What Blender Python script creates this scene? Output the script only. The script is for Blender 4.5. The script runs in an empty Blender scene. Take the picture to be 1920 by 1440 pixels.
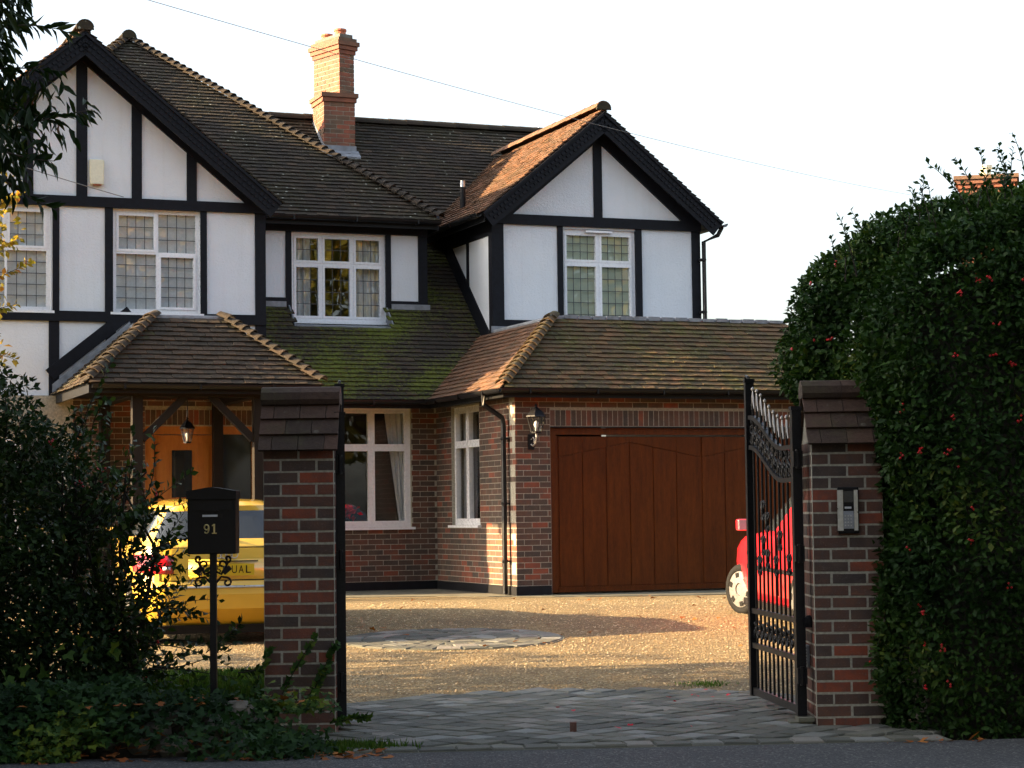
import bpy, math, random
import numpy as np
from mathutils import Vector, Matrix
random.seed(7); RNG = np.random.default_rng(7)
R = math.radians
sc = bpy.context.scene
col = sc.collection

# ------------------------------------------------------------------ camera, sky, sun, exposure
FPX = 3930.0; PITCH = R(3.54); ROLL = R(0.72); EYE = Vector((0, 0, 1.40))
fw = Vector((0, math.cos(PITCH), math.sin(PITCH))); up0 = Vector((0, -math.sin(PITCH), math.cos(PITCH))); r0 = Vector((1, 0, 0))
cr = math.cos(ROLL)*r0 - math.sin(ROLL)*up0; cu = math.sin(ROLL)*r0 + math.cos(ROLL)*up0
cam = bpy.data.cameras.new('camera'); cam.sensor_width = 36; cam.lens = FPX/1920*36; cam.clip_start = 0.1; cam.clip_end = 2000
camo = bpy.data.objects.new('camera', cam); col.objects.link(camo); sc.camera = camo
mw = Matrix.Identity(4)
for i in range(3):
    mw[i][0] = cr[i]; mw[i][1] = cu[i]; mw[i][2] = -fw[i]; mw[i][3] = EYE[i]
camo.matrix_world = mw

SUN_EL = R(16.8); HA = R(21.2)
hx = Vector((math.cos(HA), math.sin(HA), 0)); hy = Vector((-math.sin(HA), math.cos(HA), 0))   # house axes
SUN_A = R(15.5)
sh = -hx*math.cos(SUN_A) + hy*math.sin(SUN_A)
to_sun = Vector((sh.x*math.cos(SUN_EL), sh.y*math.cos(SUN_EL), math.sin(SUN_EL)))
wd = bpy.data.worlds.new('World'); sc.world = wd; wd.use_nodes = True
wn = wd.node_tree.nodes; wl = wd.node_tree.links; wn.clear()
sky = wn.new('ShaderNodeTexSky'); sky.sky_type = 'NISHITA'; sky.sun_disc = False
sky.sun_elevation = SUN_EL; sky.sun_rotation = math.atan2(to_sun.x, to_sun.y) % (2*math.pi)
sky.altitude = 20; sky.air_density = 1.0; sky.dust_density = 4.0; sky.ozone_density = 1.0
bg = wn.new('ShaderNodeBackground'); bg.inputs[1].default_value = 0.087
wo = wn.new('ShaderNodeOutputWorld'); hs = wn.new('ShaderNodeHueSaturation'); hs.inputs['Saturation'].default_value = 0.58; wl.new(sky.outputs[0], hs.inputs['Color']); wl.new(hs.outputs[0], bg.inputs[0]); wl.new(bg.outputs[0], wo.inputs[0])
sl = bpy.data.lights.new('sun', 'SUN'); sl.energy = 4.4; sl.angle = R(0.5); sl.color = (1.0, 0.70, 0.37)
so = bpy.data.objects.new('sun', sl); col.objects.link(so)
so.rotation_euler = (-to_sun).to_track_quat('-Z', 'Y').to_euler(); so.location = (-20, -6, 12)
sc.view_settings.view_transform = 'Standard'; sc.view_settings.look = 'None'
sc.view_settings.exposure = 2.6; sc.view_settings.gamma = 1.0; sc.view_settings.use_curve_mapping = False
sc.cycles.use_denoising = True; sc.cycles.use_adaptive_sampling = True; sc.cycles.adaptive_threshold = .02
sc.cycles.max_bounces = 6; sc.cycles.diffuse_bounces = 3; sc.cycles.glossy_bounces = 3; sc.cycles.transmission_bounces = 4; sc.cycles.transparent_max_bounces = 8
sc.cycles.caustics_reflective = False; sc.cycles.caustics_refractive = False

# ------------------------------------------------------------------ materials
class NT:
    def __init__(s, name):
        s.m = bpy.data.materials.new(name); s.m.use_nodes = True; s.t = s.m.node_tree; s.t.nodes.clear()
        s.out = s.n('ShaderNodeOutputMaterial'); s.p = s.n('ShaderNodeBsdfPrincipled'); s.l(s.p.outputs[0], s.out.inputs[0])
        s.tc = s.n('ShaderNodeTexCoord')
    def n(s, t, **k):
        x = s.t.nodes.new(t)
        for a, b in k.items(): setattr(x, a, b)
        return x
    def l(s, a, b): s.t.links.new(a, b)
    def noise(s, scale, detail=3, rough=.55, coord='Object', vec=None):
        x = s.n('ShaderNodeTexNoise'); x.inputs['Scale'].default_value = scale; x.inputs['Detail'].default_value = detail; x.inputs['Roughness'].default_value = rough
        s.l(vec if vec else s.tc.outputs[coord], x.inputs['Vector']); return x.outputs['Fac']
    def ramp(s, fac, stops, interp='LINEAR'):
        x = s.n('ShaderNodeValToRGB'); cr_ = x.color_ramp; cr_.interpolation = interp
        while len(cr_.elements) > 1: cr_.elements.remove(cr_.elements[-1])
        for i, (p, c) in enumerate(stops):
            e = cr_.elements[0] if i == 0 else cr_.elements.new(p)
            e.position = p; e.color = (*c, 1) if len(c) == 3 else c
        s.l(fac, x.inputs[0]); return x.outputs[0]
    def mix(s, fac, a, b, mode='MIX'):
        x = s.n('ShaderNodeMix', data_type='RGBA', blend_type=mode)
        for sock, v in ((x.inputs[0], fac), (x.inputs[6], a), (x.inputs[7], b)):
            if isinstance(v, (int, float)): sock.default_value = v
            elif isinstance(v, tuple): sock.default_value = (*v, 1)
            else: s.l(v, sock)
        return x.outputs[2]
    def math(s, op, a, b=None, clamp=False):
        x = s.n('ShaderNodeMath', operation=op, use_clamp=clamp)
        for sock, v in ((x.inputs[0], a), (x.inputs[1], b)):
            if v is None: continue
            if isinstance(v, (int, float)): sock.default_value = v
            else: s.l(v, sock)
        return x.outputs[0]
    def attr(s, name='rnd'):
        x = s.n('ShaderNodeAttribute', attribute_name=name); return x.outputs['Fac']
    def bump(s, h, strength=.3, dist=.01):
        x = s.n('ShaderNodeBump'); x.inputs['Strength'].default_value = strength; x.inputs['Distance'].default_value = dist
        s.l(h, x.inputs['Height']); s.l(x.outputs[0], s.p.inputs['Normal'])
    def base(s, c):
        if isinstance(c, tuple): s.p.inputs['Base Color'].default_value = (*c, 1)
        else: s.l(c, s.p.inputs['Base Color'])
    def rough(s, v):
        if isinstance(v, (int, float)): s.p.inputs['Roughness'].default_value = v
        else: s.l(v, s.p.inputs['Roughness'])
MT = {}
def simple(name, c, rough=.6, metal=0, noise=0.15, nscale=30, bump=.1, spec=None, coat=0):
    t = NT(name); n = t.noise(nscale)
    c2 = tuple(x*(1-noise) for x in c); c3 = tuple(min(1, x*(1+noise)) for x in c)
    t.base(t.ramp(n, [(.3, c2), (.7, c3)])); t.rough(t.math('ADD', t.math('MULTIPLY', n, .16), rough-.08, True)); t.p.inputs['Metallic'].default_value = metal
    if bump: t.bump(n, bump, .004)
    if spec is not None: t.p.inputs['Specular IOR Level'].default_value = spec
    if coat: t.p.inputs['Coat Weight'].default_value = coat; t.p.inputs['Coat Roughness'].default_value = .04
    MT[name] = t.m; return t.m

def render_white():
    t = NT('render_white'); big = t.noise(.9, 4); st = t.noise(5, 5, .7)
    c = t.ramp(big, [(.3, (.67, .705, .755)), (.7, (.74, .77, .81))])
    c = t.mix(t.math('MULTIPLY', t.ramp(st, [(.55, (0, 0, 0)), (.8, (1, 1, 1))]), .12), c, (.5, .49, .44))
    mp = t.n('ShaderNodeMapping'); mp.inputs['Scale'].default_value = (7, 7, .35); t.l(t.tc.outputs['Object'], mp.inputs[0]); sk = t.noise(1.6, 4, .65, vec=mp.outputs[0])
    c = t.mix(t.math('MULTIPLY', t.ramp(sk, [(.52, (0, 0, 0)), (.8, (1, 1, 1))]), .16), c, (.50, .50, .47))
    t.base(c); t.rough(.85); h = t.noise(38, 4, .7); t.bump(h, .9, .012); MT['render_white'] = t.m
render_white()
simple('timber_black', (.006, .007, .011), .6, noise=.35, nscale=14, bump=.5, spec=.18)
simple('fascia_black', (.006, .0065, .008), .5, noise=.3, nscale=10, spec=.2)
simple('gutter_black', (.006, .0065, .008), .35, noise=.2, spec=.3)
simple('mortar', (.31, .29, .235), .95, noise=.25, nscale=40, bump=.5)
simple('mortar_pale', (.37, .35, .285), .95, noise=.25, nscale=40, bump=.5)
simple('plinth', (.007, .0075, .010), .6, noise=.4, nscale=8, spec=.2)
simple('lead', (.20, .215, .24), .5, noise=.3, nscale=9, bump=.5)
simple('upvc', (.80, .81, .84), .28, noise=.02, bump=0)
simple('lead_came', (.045, .05, .055), .5)
simple('iron', (.006, .006, .008), .42, noise=.4, nscale=60, bump=.3, spec=.25)
simple('silver_tip', (.42, .40, .38), .4, metal=.6)
simple('steel', (.52, .54, .57), .3, metal=.85)
simple('brass', (.62, .50, .22), .35, metal=.5)
simple('rubber', (.009, .009, .009), .8, spec=.15)
simple('plastic_black', (.007, .007, .009), .4, spec=.2)
simple('plastic_grey', (.30, .32, .36), .45)
simple('hubcap', (.13, .13, .128), .45, metal=.2)
simple('cream_plastic', (.72, .67, .50), .5, noise=.06)
simple('terracotta', (.42, .13, .065), .8, noise=.3)
simple('concrete', (.13, .125, .09), .9, noise=.35, nscale=3.0, bump=.4)
simple('red_plastic', (.55, .02, .03), .4)
simple('paper_white', (.62, .63, .65), .6, noise=.03)
simple('berry_red', (.55, .012, .015), .3)
simple('bark', (.055, .042, .032), .9, noise=.5, nscale=12, bump=.8)
simple('twig', (.022, .018, .012), .9, noise=.4)
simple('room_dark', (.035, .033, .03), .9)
simple('curtain', (.60, .61, .63), .9, noise=.08)
simple('blind', (.46, .51, .40), .9, noise=.06, nscale=4)
simple('soil', (.035, .027, .02), .95, noise=.5, nscale=9, bump=.8)
simple('cable_black', (.22, .22, .22), .8, spec=.05)
simple('rock', (.13, .115, .095), .9, noise=.4, nscale=10, bump=.7)

def brick_mat(name, ramp, mott=.3):
    t = NT(name); a = t.attr()
    oi = t.n('ShaderNodeObjectInfo'); va = t.n('ShaderNodeVectorMath', operation='ADD'); t.l(t.tc.outputs['Object'], va.inputs[0]); sc_ = t.math('MULTIPLY', oi.outputs['Random'], 41.0); t.l(sc_, va.inputs[1])
    c = t.ramp(a, ramp, 'LINEAR'); n = t.noise(22, 4, .7, vec=va.outputs[0]); n2 = t.noise(90, 2, vec=va.outputs[0]); n4 = t.noise(7, 2, vec=va.outputs[0])
    c = t.mix(.55, c, t.ramp(n4, [(.35, (.62, .66, .72)), (.65, (1.35, 1.2, 1.05))]), 'MULTIPLY')
    c = t.mix(t.math('MULTIPLY', t.ramp(n, [(.45, (0, 0, 0)), (.7, (1, 1, 1))]), mott), c, (.075, .062, .06))
    c = t.mix(t.math('MULTIPLY', t.ramp(n2, [(.6, (0, 0, 0)), (.75, (1, 1, 1))]), .2), c, (.36, .27, .2))
    t.base(c); t.rough(.88); t.bump(n2, .5, .004); MT[name] = t.m
brick_mat('brick', [(0, (.22, .056, .028)), (.10, (.165, .053, .030)), (.25, (.115, .052, .035)), (.5, (.090, .050, .035)), (.78, (.071, .047, .036)), (1, (.054, .041, .034))], .4)
brick_mat('brick_pier', [(0, (.27, .066, .032)), (.10, (.21, .060, .034)), (.25, (.150, .060, .040)), (.52, (.118, .058, .041)), (.8, (.088, .055, .043)), (1, (.066, .048, .042))], .5)
brick_mat('brick_stack', [(0, (0.2592, 0.0792, 0.0432)), (.4, (0.2016, 0.0792, 0.0468)), (.75, (0.1440, 0.0828, 0.0504)), (1, (0.1152, 0.0756, 0.0468))], .15)

def tile_mat(name, ramp, moss=.3, moss_col=(.075, .10, .012), lichen=.15, mscale=1.3, edge=None):
    t = NT(name); a = t.attr(); geo = t.n('ShaderNodeNewGeometry')
    c = t.ramp(a, ramp); n1 = t.noise(mscale, 5, .65); n2 = t.noise(24, 4, .7); n3 = t.noise(14, 3, .6)
    c = t.mix(.5, c, t.ramp(n2, [(.3, (.45, .42, .4)), (.7, (1.3, 1.25, 1.2))]), 'MULTIPLY')
    mm = t.ramp(t.math('ADD', t.math('MULTIPLY', n1, .60), t.math('MULTIPLY', n2, .40)), [(edge[0] if edge else .62-moss*.45, (0, 0, 0)), (edge[1] if edge else .74-moss*.3, (1, 1, 1))])
    c = t.mix(t.math('MULTIPLY', mm, min(1, .35+moss)), c, t.ramp(n2, [(.3, tuple(x*.45 for x in moss_col)), (.7, moss_col)]))
    if lichen:
        v = t.n('ShaderNodeTexVoronoi'); v.inputs['Scale'].default_value = 9; t.l(t.tc.outputs['Object'], v.inputs['Vector'])
        spot = t.ramp(t.math('ADD', v.outputs['Distance'], t.math('MULTIPLY', n2, .25)), [(.24, (1, 1, 1)), (.31, (0, 0, 0))])
        sel = t.ramp(n1, [(.48, (0, 0, 0)), (.6, (1, 1, 1))])
        c = t.mix(t.math('MULTIPLY', t.math('MULTIPLY', spot, sel), lichen), c, (.42, .43, .36))
    t.base(c); t.rough(.92); t.bump(t.math('ADD', n2, n3), .6, .012); MT[name] = t.m
tile_mat('tile_old', [(0, (.017, .012, .0075)), (.5, (.025, .0175, .0108)), (.85, (.036, .024, .0145)), (1, (.052, .033, .019))], .3, (.036, .034, .007), .85, 1.5, (.46, .64))
tile_mat('tile_moss', [(0, (.020, .015, .010)), (.6, (.030, .021, .014)), (1, (.045, .029, .018))], .6, (.10, .12, .004), .1, .75, (.455, .575))
tile_mat('tile_garage', [(0, (.044, .032, .016)), (.4, (.066, .043, .020)), (.75, (.092, .054, .023)), (1, (.125, .064, .027))], .55, (.078, .074, .010), .25, 2.4, (.455, .60))
tile_mat('tile_porch', [(0, (.024, .018, .011)), (.5, (.035, .024, .014)), (1, (.055, .033, .018))], .42, (.066, .060, .006), .6, 2.2, (.50, .63))
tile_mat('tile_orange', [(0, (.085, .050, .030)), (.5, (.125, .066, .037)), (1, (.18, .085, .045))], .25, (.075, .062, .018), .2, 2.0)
tile_mat('tile_cap', [(0, (.042, .026, .018)), (.5, (.060, .035, .024)), (1, (.085, .044, .028))], .3, (.058, .054, .018), .3, 3.5, (.50, .66))

def wood(name, c0, c1, rough=.4, sx=(2, 2, .25), coat=.0):
    t = NT(name); mp = t.n('ShaderNodeMapping'); mp.inputs['Scale'].default_value = sx; t.l(t.tc.outputs['Object'], mp.inputs[0])
    n = t.noise(9, 6, .65, vec=mp.outputs[0]); n2 = t.noise(60, 3, .6, vec=mp.outputs[0])
    c = t.mix(.35, t.ramp(n, [(.3, c0), (.7, c1)]), t.ramp(n2, [(.35, c0), (.65, c1)]))
    t.base(c); t.rough(rough); t.p.inputs['Specular IOR Level'].default_value = .2; t.bump(n2, .15, .003); MT[name] = t.m
wood('wood_garage', (.050, .0092, .0009), (.130, .031, .0032), .36)
wood('wood_oak', (.36, .13, .028), (.50, .20, .05), .45)
wood('wood_post', (.008, .0065, .005), (.016, .012, .009), .75)

def glass_mat(name, tint, refl=1.0):
    t = NT(name); t.t.nodes.remove(t.p)
    g = t.n('ShaderNodeBsdfGlossy'); g.inputs['Roughness'].default_value = .015; g.inputs['Color'].default_value = (.95*refl, .97*refl, 1*refl, 1)
    tr = t.n('ShaderNodeBsdfTransparent'); tr.inputs['Color'].default_value = (*tint, 1)
    lw = t.n('ShaderNodeLayerWeight'); lw.inputs['Blend'].default_value = .5; fr = t.math('ADD', t.math('MULTIPLY', t.math('POWER', lw.outputs['Facing'], 5.0), .88), .105*refl, True)
    n = t.noise(1.5, 2); b = t.n('ShaderNodeBump'); b.inputs['Strength'].default_value = .08; b.inputs['Distance'].default_value = .02; t.l(n, b.inputs['Height']); t.l(b.outputs[0], g.inputs['Normal'])
    mx = t.n('ShaderNodeMixShader'); t.l(fr, mx.inputs[0]); t.l(tr.outputs[0], mx.inputs[1]); t.l(g.outputs[0], mx.inputs[2]); t.l(mx.outputs[0], t.out.inputs[0]); MT[name] = t.m
glass_mat('glass', (.93, .95, .94)); glass_mat('glass_lamp', (.9, .9, .88))
t = NT('glass_car'); t.base((.02, .025, .03)); t.rough(.04); t.p.inputs['Specular IOR Level'].default_value = .9; MT['glass_car'] = t.m
t = NT('mirror'); t.base((.27, .33, .35)); t.rough(.6); t.p.inputs['Specular IOR Level'].default_value = .2; MT['mirror'] = t.m  # flat grey painted in for the reflection; the surface hardly mirrors
def paint(name, c):
    t = NT(name); n = t.noise(3, 3); t.base(t.ramp(n, [(.3, tuple(x*.96 for x in c)), (.7, c)])); t.rough(.35)
    t.p.inputs['Coat Weight'].default_value = 1; t.p.inputs['Coat Roughness'].default_value = .05; MT[name] = t.m
paint('paint_yellow', (.80, .50, .05)); paint('paint_red', (.62, .012, .022))
t = NT('tail_red'); t.base((.45, .01, .02)); t.rough(.12); t.p.inputs['Coat Weight'].default_value = .8; MT['tail_red'] = t.m
simple('plate_yellow', (.68, .47, .02), .4, noise=.03, bump=0)

def gravel_mat():
    t = NT('gravel'); v = t.n('ShaderNodeTexVoronoi'); v.inputs['Scale'].default_value = 60; t.l(t.tc.outputs['Object'], v.inputs['Vector'])
    big = t.noise(.7, 4); mid = t.noise(7, 4, .7)
    sp = t.n('ShaderNodeSeparateColor'); t.l(v.outputs['Color'], sp.inputs[0])
    c = t.ramp(sp.outputs[0], [(0, (.15, .105, .046)), (.45, (.295, .215, .095)), (.8, (.40, .30, .14)), (1, (.52, .43, .25))])
    c = t.mix(t.math('MULTIPLY', t.ramp(mid, [(.4, (1, 1, 1)), (.62, (0, 0, 0))]), .42), c, (.15, .11, .06))
    c = t.mix(t.math('MULTIPLY', t.ramp(big, [(.50, (0, 0, 0)), (.66, (1, 1, 1))]), .45), c, (.14, .105, .058))
    t.base(c); t.rough(.9); t.bump(t.math('ADD', t.math('MULTIPLY', v.outputs['Distance'], -1.4), mid), 1.0, .035); MT['gravel'] = t.m
gravel_mat()
t = NT('gravel_stone'); t.base(t.ramp(t.attr(), [(0, (.16, .10, .045)), (.5, (.32, .21, .09)), (1, (.55, .44, .27))])); t.rough(.85); MT['gravel_stone'] = t.m
def asphalt_mat():
    t = NT('asphalt'); v = t.n('ShaderNodeTexVoronoi'); v.inputs['Scale'].default_value = 90; t.l(t.tc.outputs['Object'], v.inputs['Vector'])
    sp = t.n('ShaderNodeSeparateColor'); t.l(v.outputs['Color'], sp.inputs[0]); big = t.noise(1.6, 5, .65)
    c = t.ramp(sp.outputs[0], [(0, (.03, .031, .033)), (.7, (.065, .066, .068)), (.93, (.11, .11, .108)), (1, (.26, .25, .23))])
    c = t.mix(.5, c, t.ramp(big, [(.35, (.45, .45, .45)), (.7, (.95, .95, .95))]), 'MULTIPLY')
    t.base(c); t.rough(.85); t.bump(v.outputs['Distance'], .7, .012); MT['asphalt'] = t.m
asphalt_mat()
def sett_mat():
    t = NT('sett'); a = t.attr(); n = t.noise(14, 5, .7); n2 = t.noise(70, 3); mo = t.noise(1.5, 4, .65)
    c = t.ramp(a, [(0, (.058, .061, .049)), (.3, (.090, .092, .074)), (.55, (.125, .120, .090)), (.8, (.165, .168, .148)), (.93, (.235, .24, .222)), (1, (.17, .125, .08))])
    c = t.mix(.55, c, t.ramp(n, [(.3, (.6, .6, .6)), (.7, (1.2, 1.2, 1.18))]), 'MULTIPLY')
    c = t.mix(t.math('MULTIPLY', t.ramp(mo, [(.55, (0, 0, 0)), (.7, (1, 1, 1))]), .3), c, (.09, .095, .035))
    t.base(c); t.rough(.75); t.bump(t.math('ADD', n, n2), .5, .008); MT['sett'] = t.m
sett_mat()
def earth_mat():
    t = NT('earth'); n = t.noise(.5, 5); n2 = t.noise(18, 4, .7)
    t.base(t.mix(.5, t.ramp(n, [(.35, (.04, .055, .018)), (.7, (.06, .05, .03))]), t.ramp(n2, [(.3, (.03, .03, .015)), (.7, (.07, .075, .03))])))
    t.rough(.95); t.bump(n2, .8, .03); MT['earth'] = t.m
earth_mat()
def leaf_mat(name, ramp, trans=.3, rough=.45):
    t = NT(name); a = t.attr(); c = t.ramp(a, ramp)
    n = t.noise(6, 2); c = t.mix(.4, c, t.ramp(n, [(.3, (.65, .65, .65)), (.7, (1.25, 1.25, 1.2))]), 'MULTIPLY')
    t.base(c); t.rough(rough); t.p.inputs['Specular IOR Level'].default_value = .12
    tl = t.n('ShaderNodeBsdfTranslucent'); t.l(t.mix(1, c, (1.25, 1.35, .6), 'MULTIPLY'), tl.inputs['Color'])
    mx = t.n('ShaderNodeMixShader'); mx.inputs[0].default_value = trans
    t.l(t.p.outputs[0], mx.inputs[1]); t.l(tl.outputs[0], mx.inputs[2]); t.l(mx.outputs[0], t.out.inputs[0]); MT[name] = t.m
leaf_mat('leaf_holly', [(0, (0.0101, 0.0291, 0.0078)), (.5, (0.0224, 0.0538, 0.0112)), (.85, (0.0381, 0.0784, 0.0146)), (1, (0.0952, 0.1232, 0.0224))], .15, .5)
leaf_mat('leaf_bush', [(0, (0.0144, 0.0306, 0.0126)), (.5, (0.0252, 0.0504, 0.0163)), (.9, (0.0405, 0.0765, 0.0180)), (1, (0.0900, 0.1170, 0.0225))], .2, .4)
leaf_mat('leaf_laurel', [(0, (0.0086, 0.0216, 0.0086)), (.6, (0.0180, 0.0360, 0.0108)), (1, (0.0432, 0.0612, 0.0144))], .22, .35)
leaf_mat('leaf_ivy', [(0, (0.0104, 0.0286, 0.0091)), (.5, (0.0195, 0.0520, 0.0130)), (.85, (0.0442, 0.0910, 0.0156)), (1, (0.1170, 0.1560, 0.0182))], .2, .6)
leaf_mat('leaf_autumn', [(0, (.16, .15, .025)), (.5, (.32, .24, .035)), (.8, (.42, .24, .05)), (1, (.40, .15, .04))], .4, .5)
leaf_mat('leaf_fallen', [(0, (.20, .07, .02)), (.5, (.30, .09, .025)), (1, (.40, .16, .04))], .15, .7)
leaf_mat('leaf_street', [(0, (.09, .10, .02)), (.5, (.22, .18, .03)), (1, (.34, .20, .04))], .35, .5)
leaf_mat('leaf_evergreen', [(0, (.015, .03, .012)), (1, (.035, .06, .02))], .15, .6)
leaf_mat('grass_blade', [(0, (.045, .10, .018)), (.6, (.075, .15, .025)), (1, (.13, .17, .04))], .3, .6)
leaf_mat('petal_red', [(0, (.5, .01, .03)), (1, (.7, .03, .06))], .3, .5)

# ------------------------------------------------------------------ mesh helpers
def tag(o, label=None, cat=None, group=None, kind=None):
    if label: o['label'] = label
    if cat: o['category'] = cat
    if group: o['group'] = group
    if kind: o['kind'] = kind
    return o
def empty(name, loc=(0, 0, 0), rz=0, **k):
    o = bpy.data.objects.new(name, None); o.empty_display_size = .2; col.objects.link(o); o.location = loc; o.rotation_euler = (0, 0, rz); return tag(o, **k)
class MB:
    def __init__(s): s.v = []; s.f = []; s.r = []; s.m = []; s.mi = 0; s.rv = .5
    def add(s, vs, fs, rnd=None):
        b = len(s.v); s.v.extend([tuple(x) for x in vs])
        for f in fs: s.f.append(tuple(b+i for i in f)); s.r.append(s.rv if rnd is None else rnd); s.m.append(s.mi)
    def hexa(s, p, rnd=None):     # 4 bottom (ccw from above), 4 top
        s.add(p, [(3, 2, 1, 0), (4, 5, 6, 7), (0, 1, 5, 4), (1, 2, 6, 5), (2, 3, 7, 6), (3, 0, 4, 7)], rnd)
    def box(s, a, b, rnd=None):
        x0, y0, z0 = [min(a[i], b[i]) for i in range(3)]; x1, y1, z1 = [max(a[i], b[i]) for i in range(3)]
        s.hexa([(x0, y0, z0), (x1, y0, z0), (x1, y1, z0), (x0, y1, z0), (x0, y0, z1), (x1, y0, z1), (x1, y1, z1), (x0, y1, z1)], rnd)
    def obox(s, c, ax, ay, az, rnd=None):   # centre and half axes
        c, ax, ay, az = map(Vector, (c, ax, ay, az))
        s.hexa([c-ax-ay-az, c+ax-ay-az, c+ax+ay-az, c-ax+ay-az, c-ax-ay+az, c+ax-ay+az, c+ax+ay+az, c-ax+ay+az], rnd)
    def bar(s, p, q, w, h, up=(0, 0, 1), rnd=None):   # square bar from p to q
        p, q = Vector(p), Vector(q); d = q-p; L = d.length; d.normalize(); u = Vector(up)
        if abs(d.dot(u)) > .98: u = Vector((0, 1, 0))
        sd = d.cross(u).normalized(); u2 = sd.cross(d)
        s.obox((p+q)/2, sd*w/2, d*L/2, u2*h/2, rnd)
    def tube(s, pts, r, n=8, caps=True):
        pts = [Vector(p) for p in pts]; rs = r if isinstance(r, (list, tuple)) else [r]*len(pts); rings = []
        ref = Vector((.3, .2, 1)).normalized()
        for i, p in enumerate(pts):
            d = (pts[min(i+1, len(pts)-1)]-pts[max(i-1, 0)]).normalized()
            a = d.cross(ref)
            if a.length < .05: a = d.cross(Vector((1, 0, 0)))
            a.normalize(); b = d.cross(a)
            rings.append([p+(a*math.cos(2*math.pi*k/n)+b*math.sin(2*math.pi*k/n))*rs[i] for k in range(n)])
        vs = [v for rg in rings for v in rg]; fs = []
        for i in range(len(pts)-1):
            for k in range(n): fs.append((i*n+k, (i+1)*n+k, (i+1)*n+(k+1) % n, i*n+(k+1) % n))
        if caps: fs.append(tuple(range(n))); fs.append(tuple((len(pts)-1)*n+n-1-k for k in range(n)))
        s.add(vs, fs)
    def lathe(s, prof, c=(0, 0, 0), n=16):
        c = Vector(c); vs = []; fs = []
        for (r, z) in prof:
            for k in range(n): a = 2*math.pi*k/n; vs.append(c+Vector((r*math.cos(a), r*math.sin(a), z)))
        for i in range(len(prof)-1):
            for k in range(n): fs.append((i*n+k, i*n+(k+1) % n, (i+1)*n+(k+1) % n, (i+1)*n+k))
        fs.append(tuple(n-1-k for k in range(n))); fs.append(tuple((len(prof)-1)*n+k for k in range(n))); s.add(vs, fs)
    def poly(s, pts, thick, nrm, rnd=None):    # flat polygon extruded against nrm
        pts = [Vector(p) for p in pts]; nrm = Vector(nrm).normalized(); n = len(pts)
        vs = pts+[p-nrm*thick for p in pts]
        fs = [tuple(range(n)), tuple(2*n-1-i for i in range(n))]+[(i, i+n, (i+1) % n+n, (i+1) % n) for i in range(n)]
        s.add(vs, fs, rnd)
    def build(s, name, mats, parent=None, smooth=False, **k):
        me = bpy.data.meshes.new(name); me.from_pydata(s.v, [], s.f)
        if not isinstance(mats, (list, tuple)): mats = [mats]
        for m in mats: me.materials.append(MT[m])
        if len(mats) > 1: me.polygons.foreach_set('material_index', s.m)
        a = me.attributes.new('rnd', 'FLOAT', 'FACE'); a.data.foreach_set('value', s.r)
        if smooth: me.polygons.foreach_set('use_smooth', [True]*len(me.polygons))
        me.update(); o = bpy.data.objects.new(name, me); col.objects.link(o)
        if parent: o.parent = parent
        return tag(o, **k)
def inst(name, me, parent, mat):
    o = bpy.data.objects.new(name, me); col.objects.link(o); o.parent = parent; o.matrix_basis = mat; return o
def text_mesh(name, s, size, depth, mat, parent, loc, rot, width=None, font_bold=0.0):
    cu_ = bpy.data.curves.new(name, 'FONT'); cu_.body = s; cu_.size = size; cu_.extrude = depth; cu_.align_x = 'CENTER'; cu_.align_y = 'CENTER'; cu_.offset = font_bold
    o = bpy.data.objects.new(name+'_tmp', cu_); col.objects.link(o)
    bpy.context.view_layer.update(); me = bpy.data.meshes.new_from_object(o.evaluated_get(bpy.context.evaluated_depsgraph_get()))
    bpy.data.objects.remove(o); me.name = name; me.materials.clear(); me.materials.append(MT[mat])
    t_ = bpy.data.objects.new(name, me); col.objects.link(t_); t_.parent = parent; t_.location = loc; t_.rotation_euler = rot
    if width:
        xs = [v.co.x for v in me.vertices]; t_.scale.x = width/(max(xs)-min(xs))
    return t_

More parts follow.
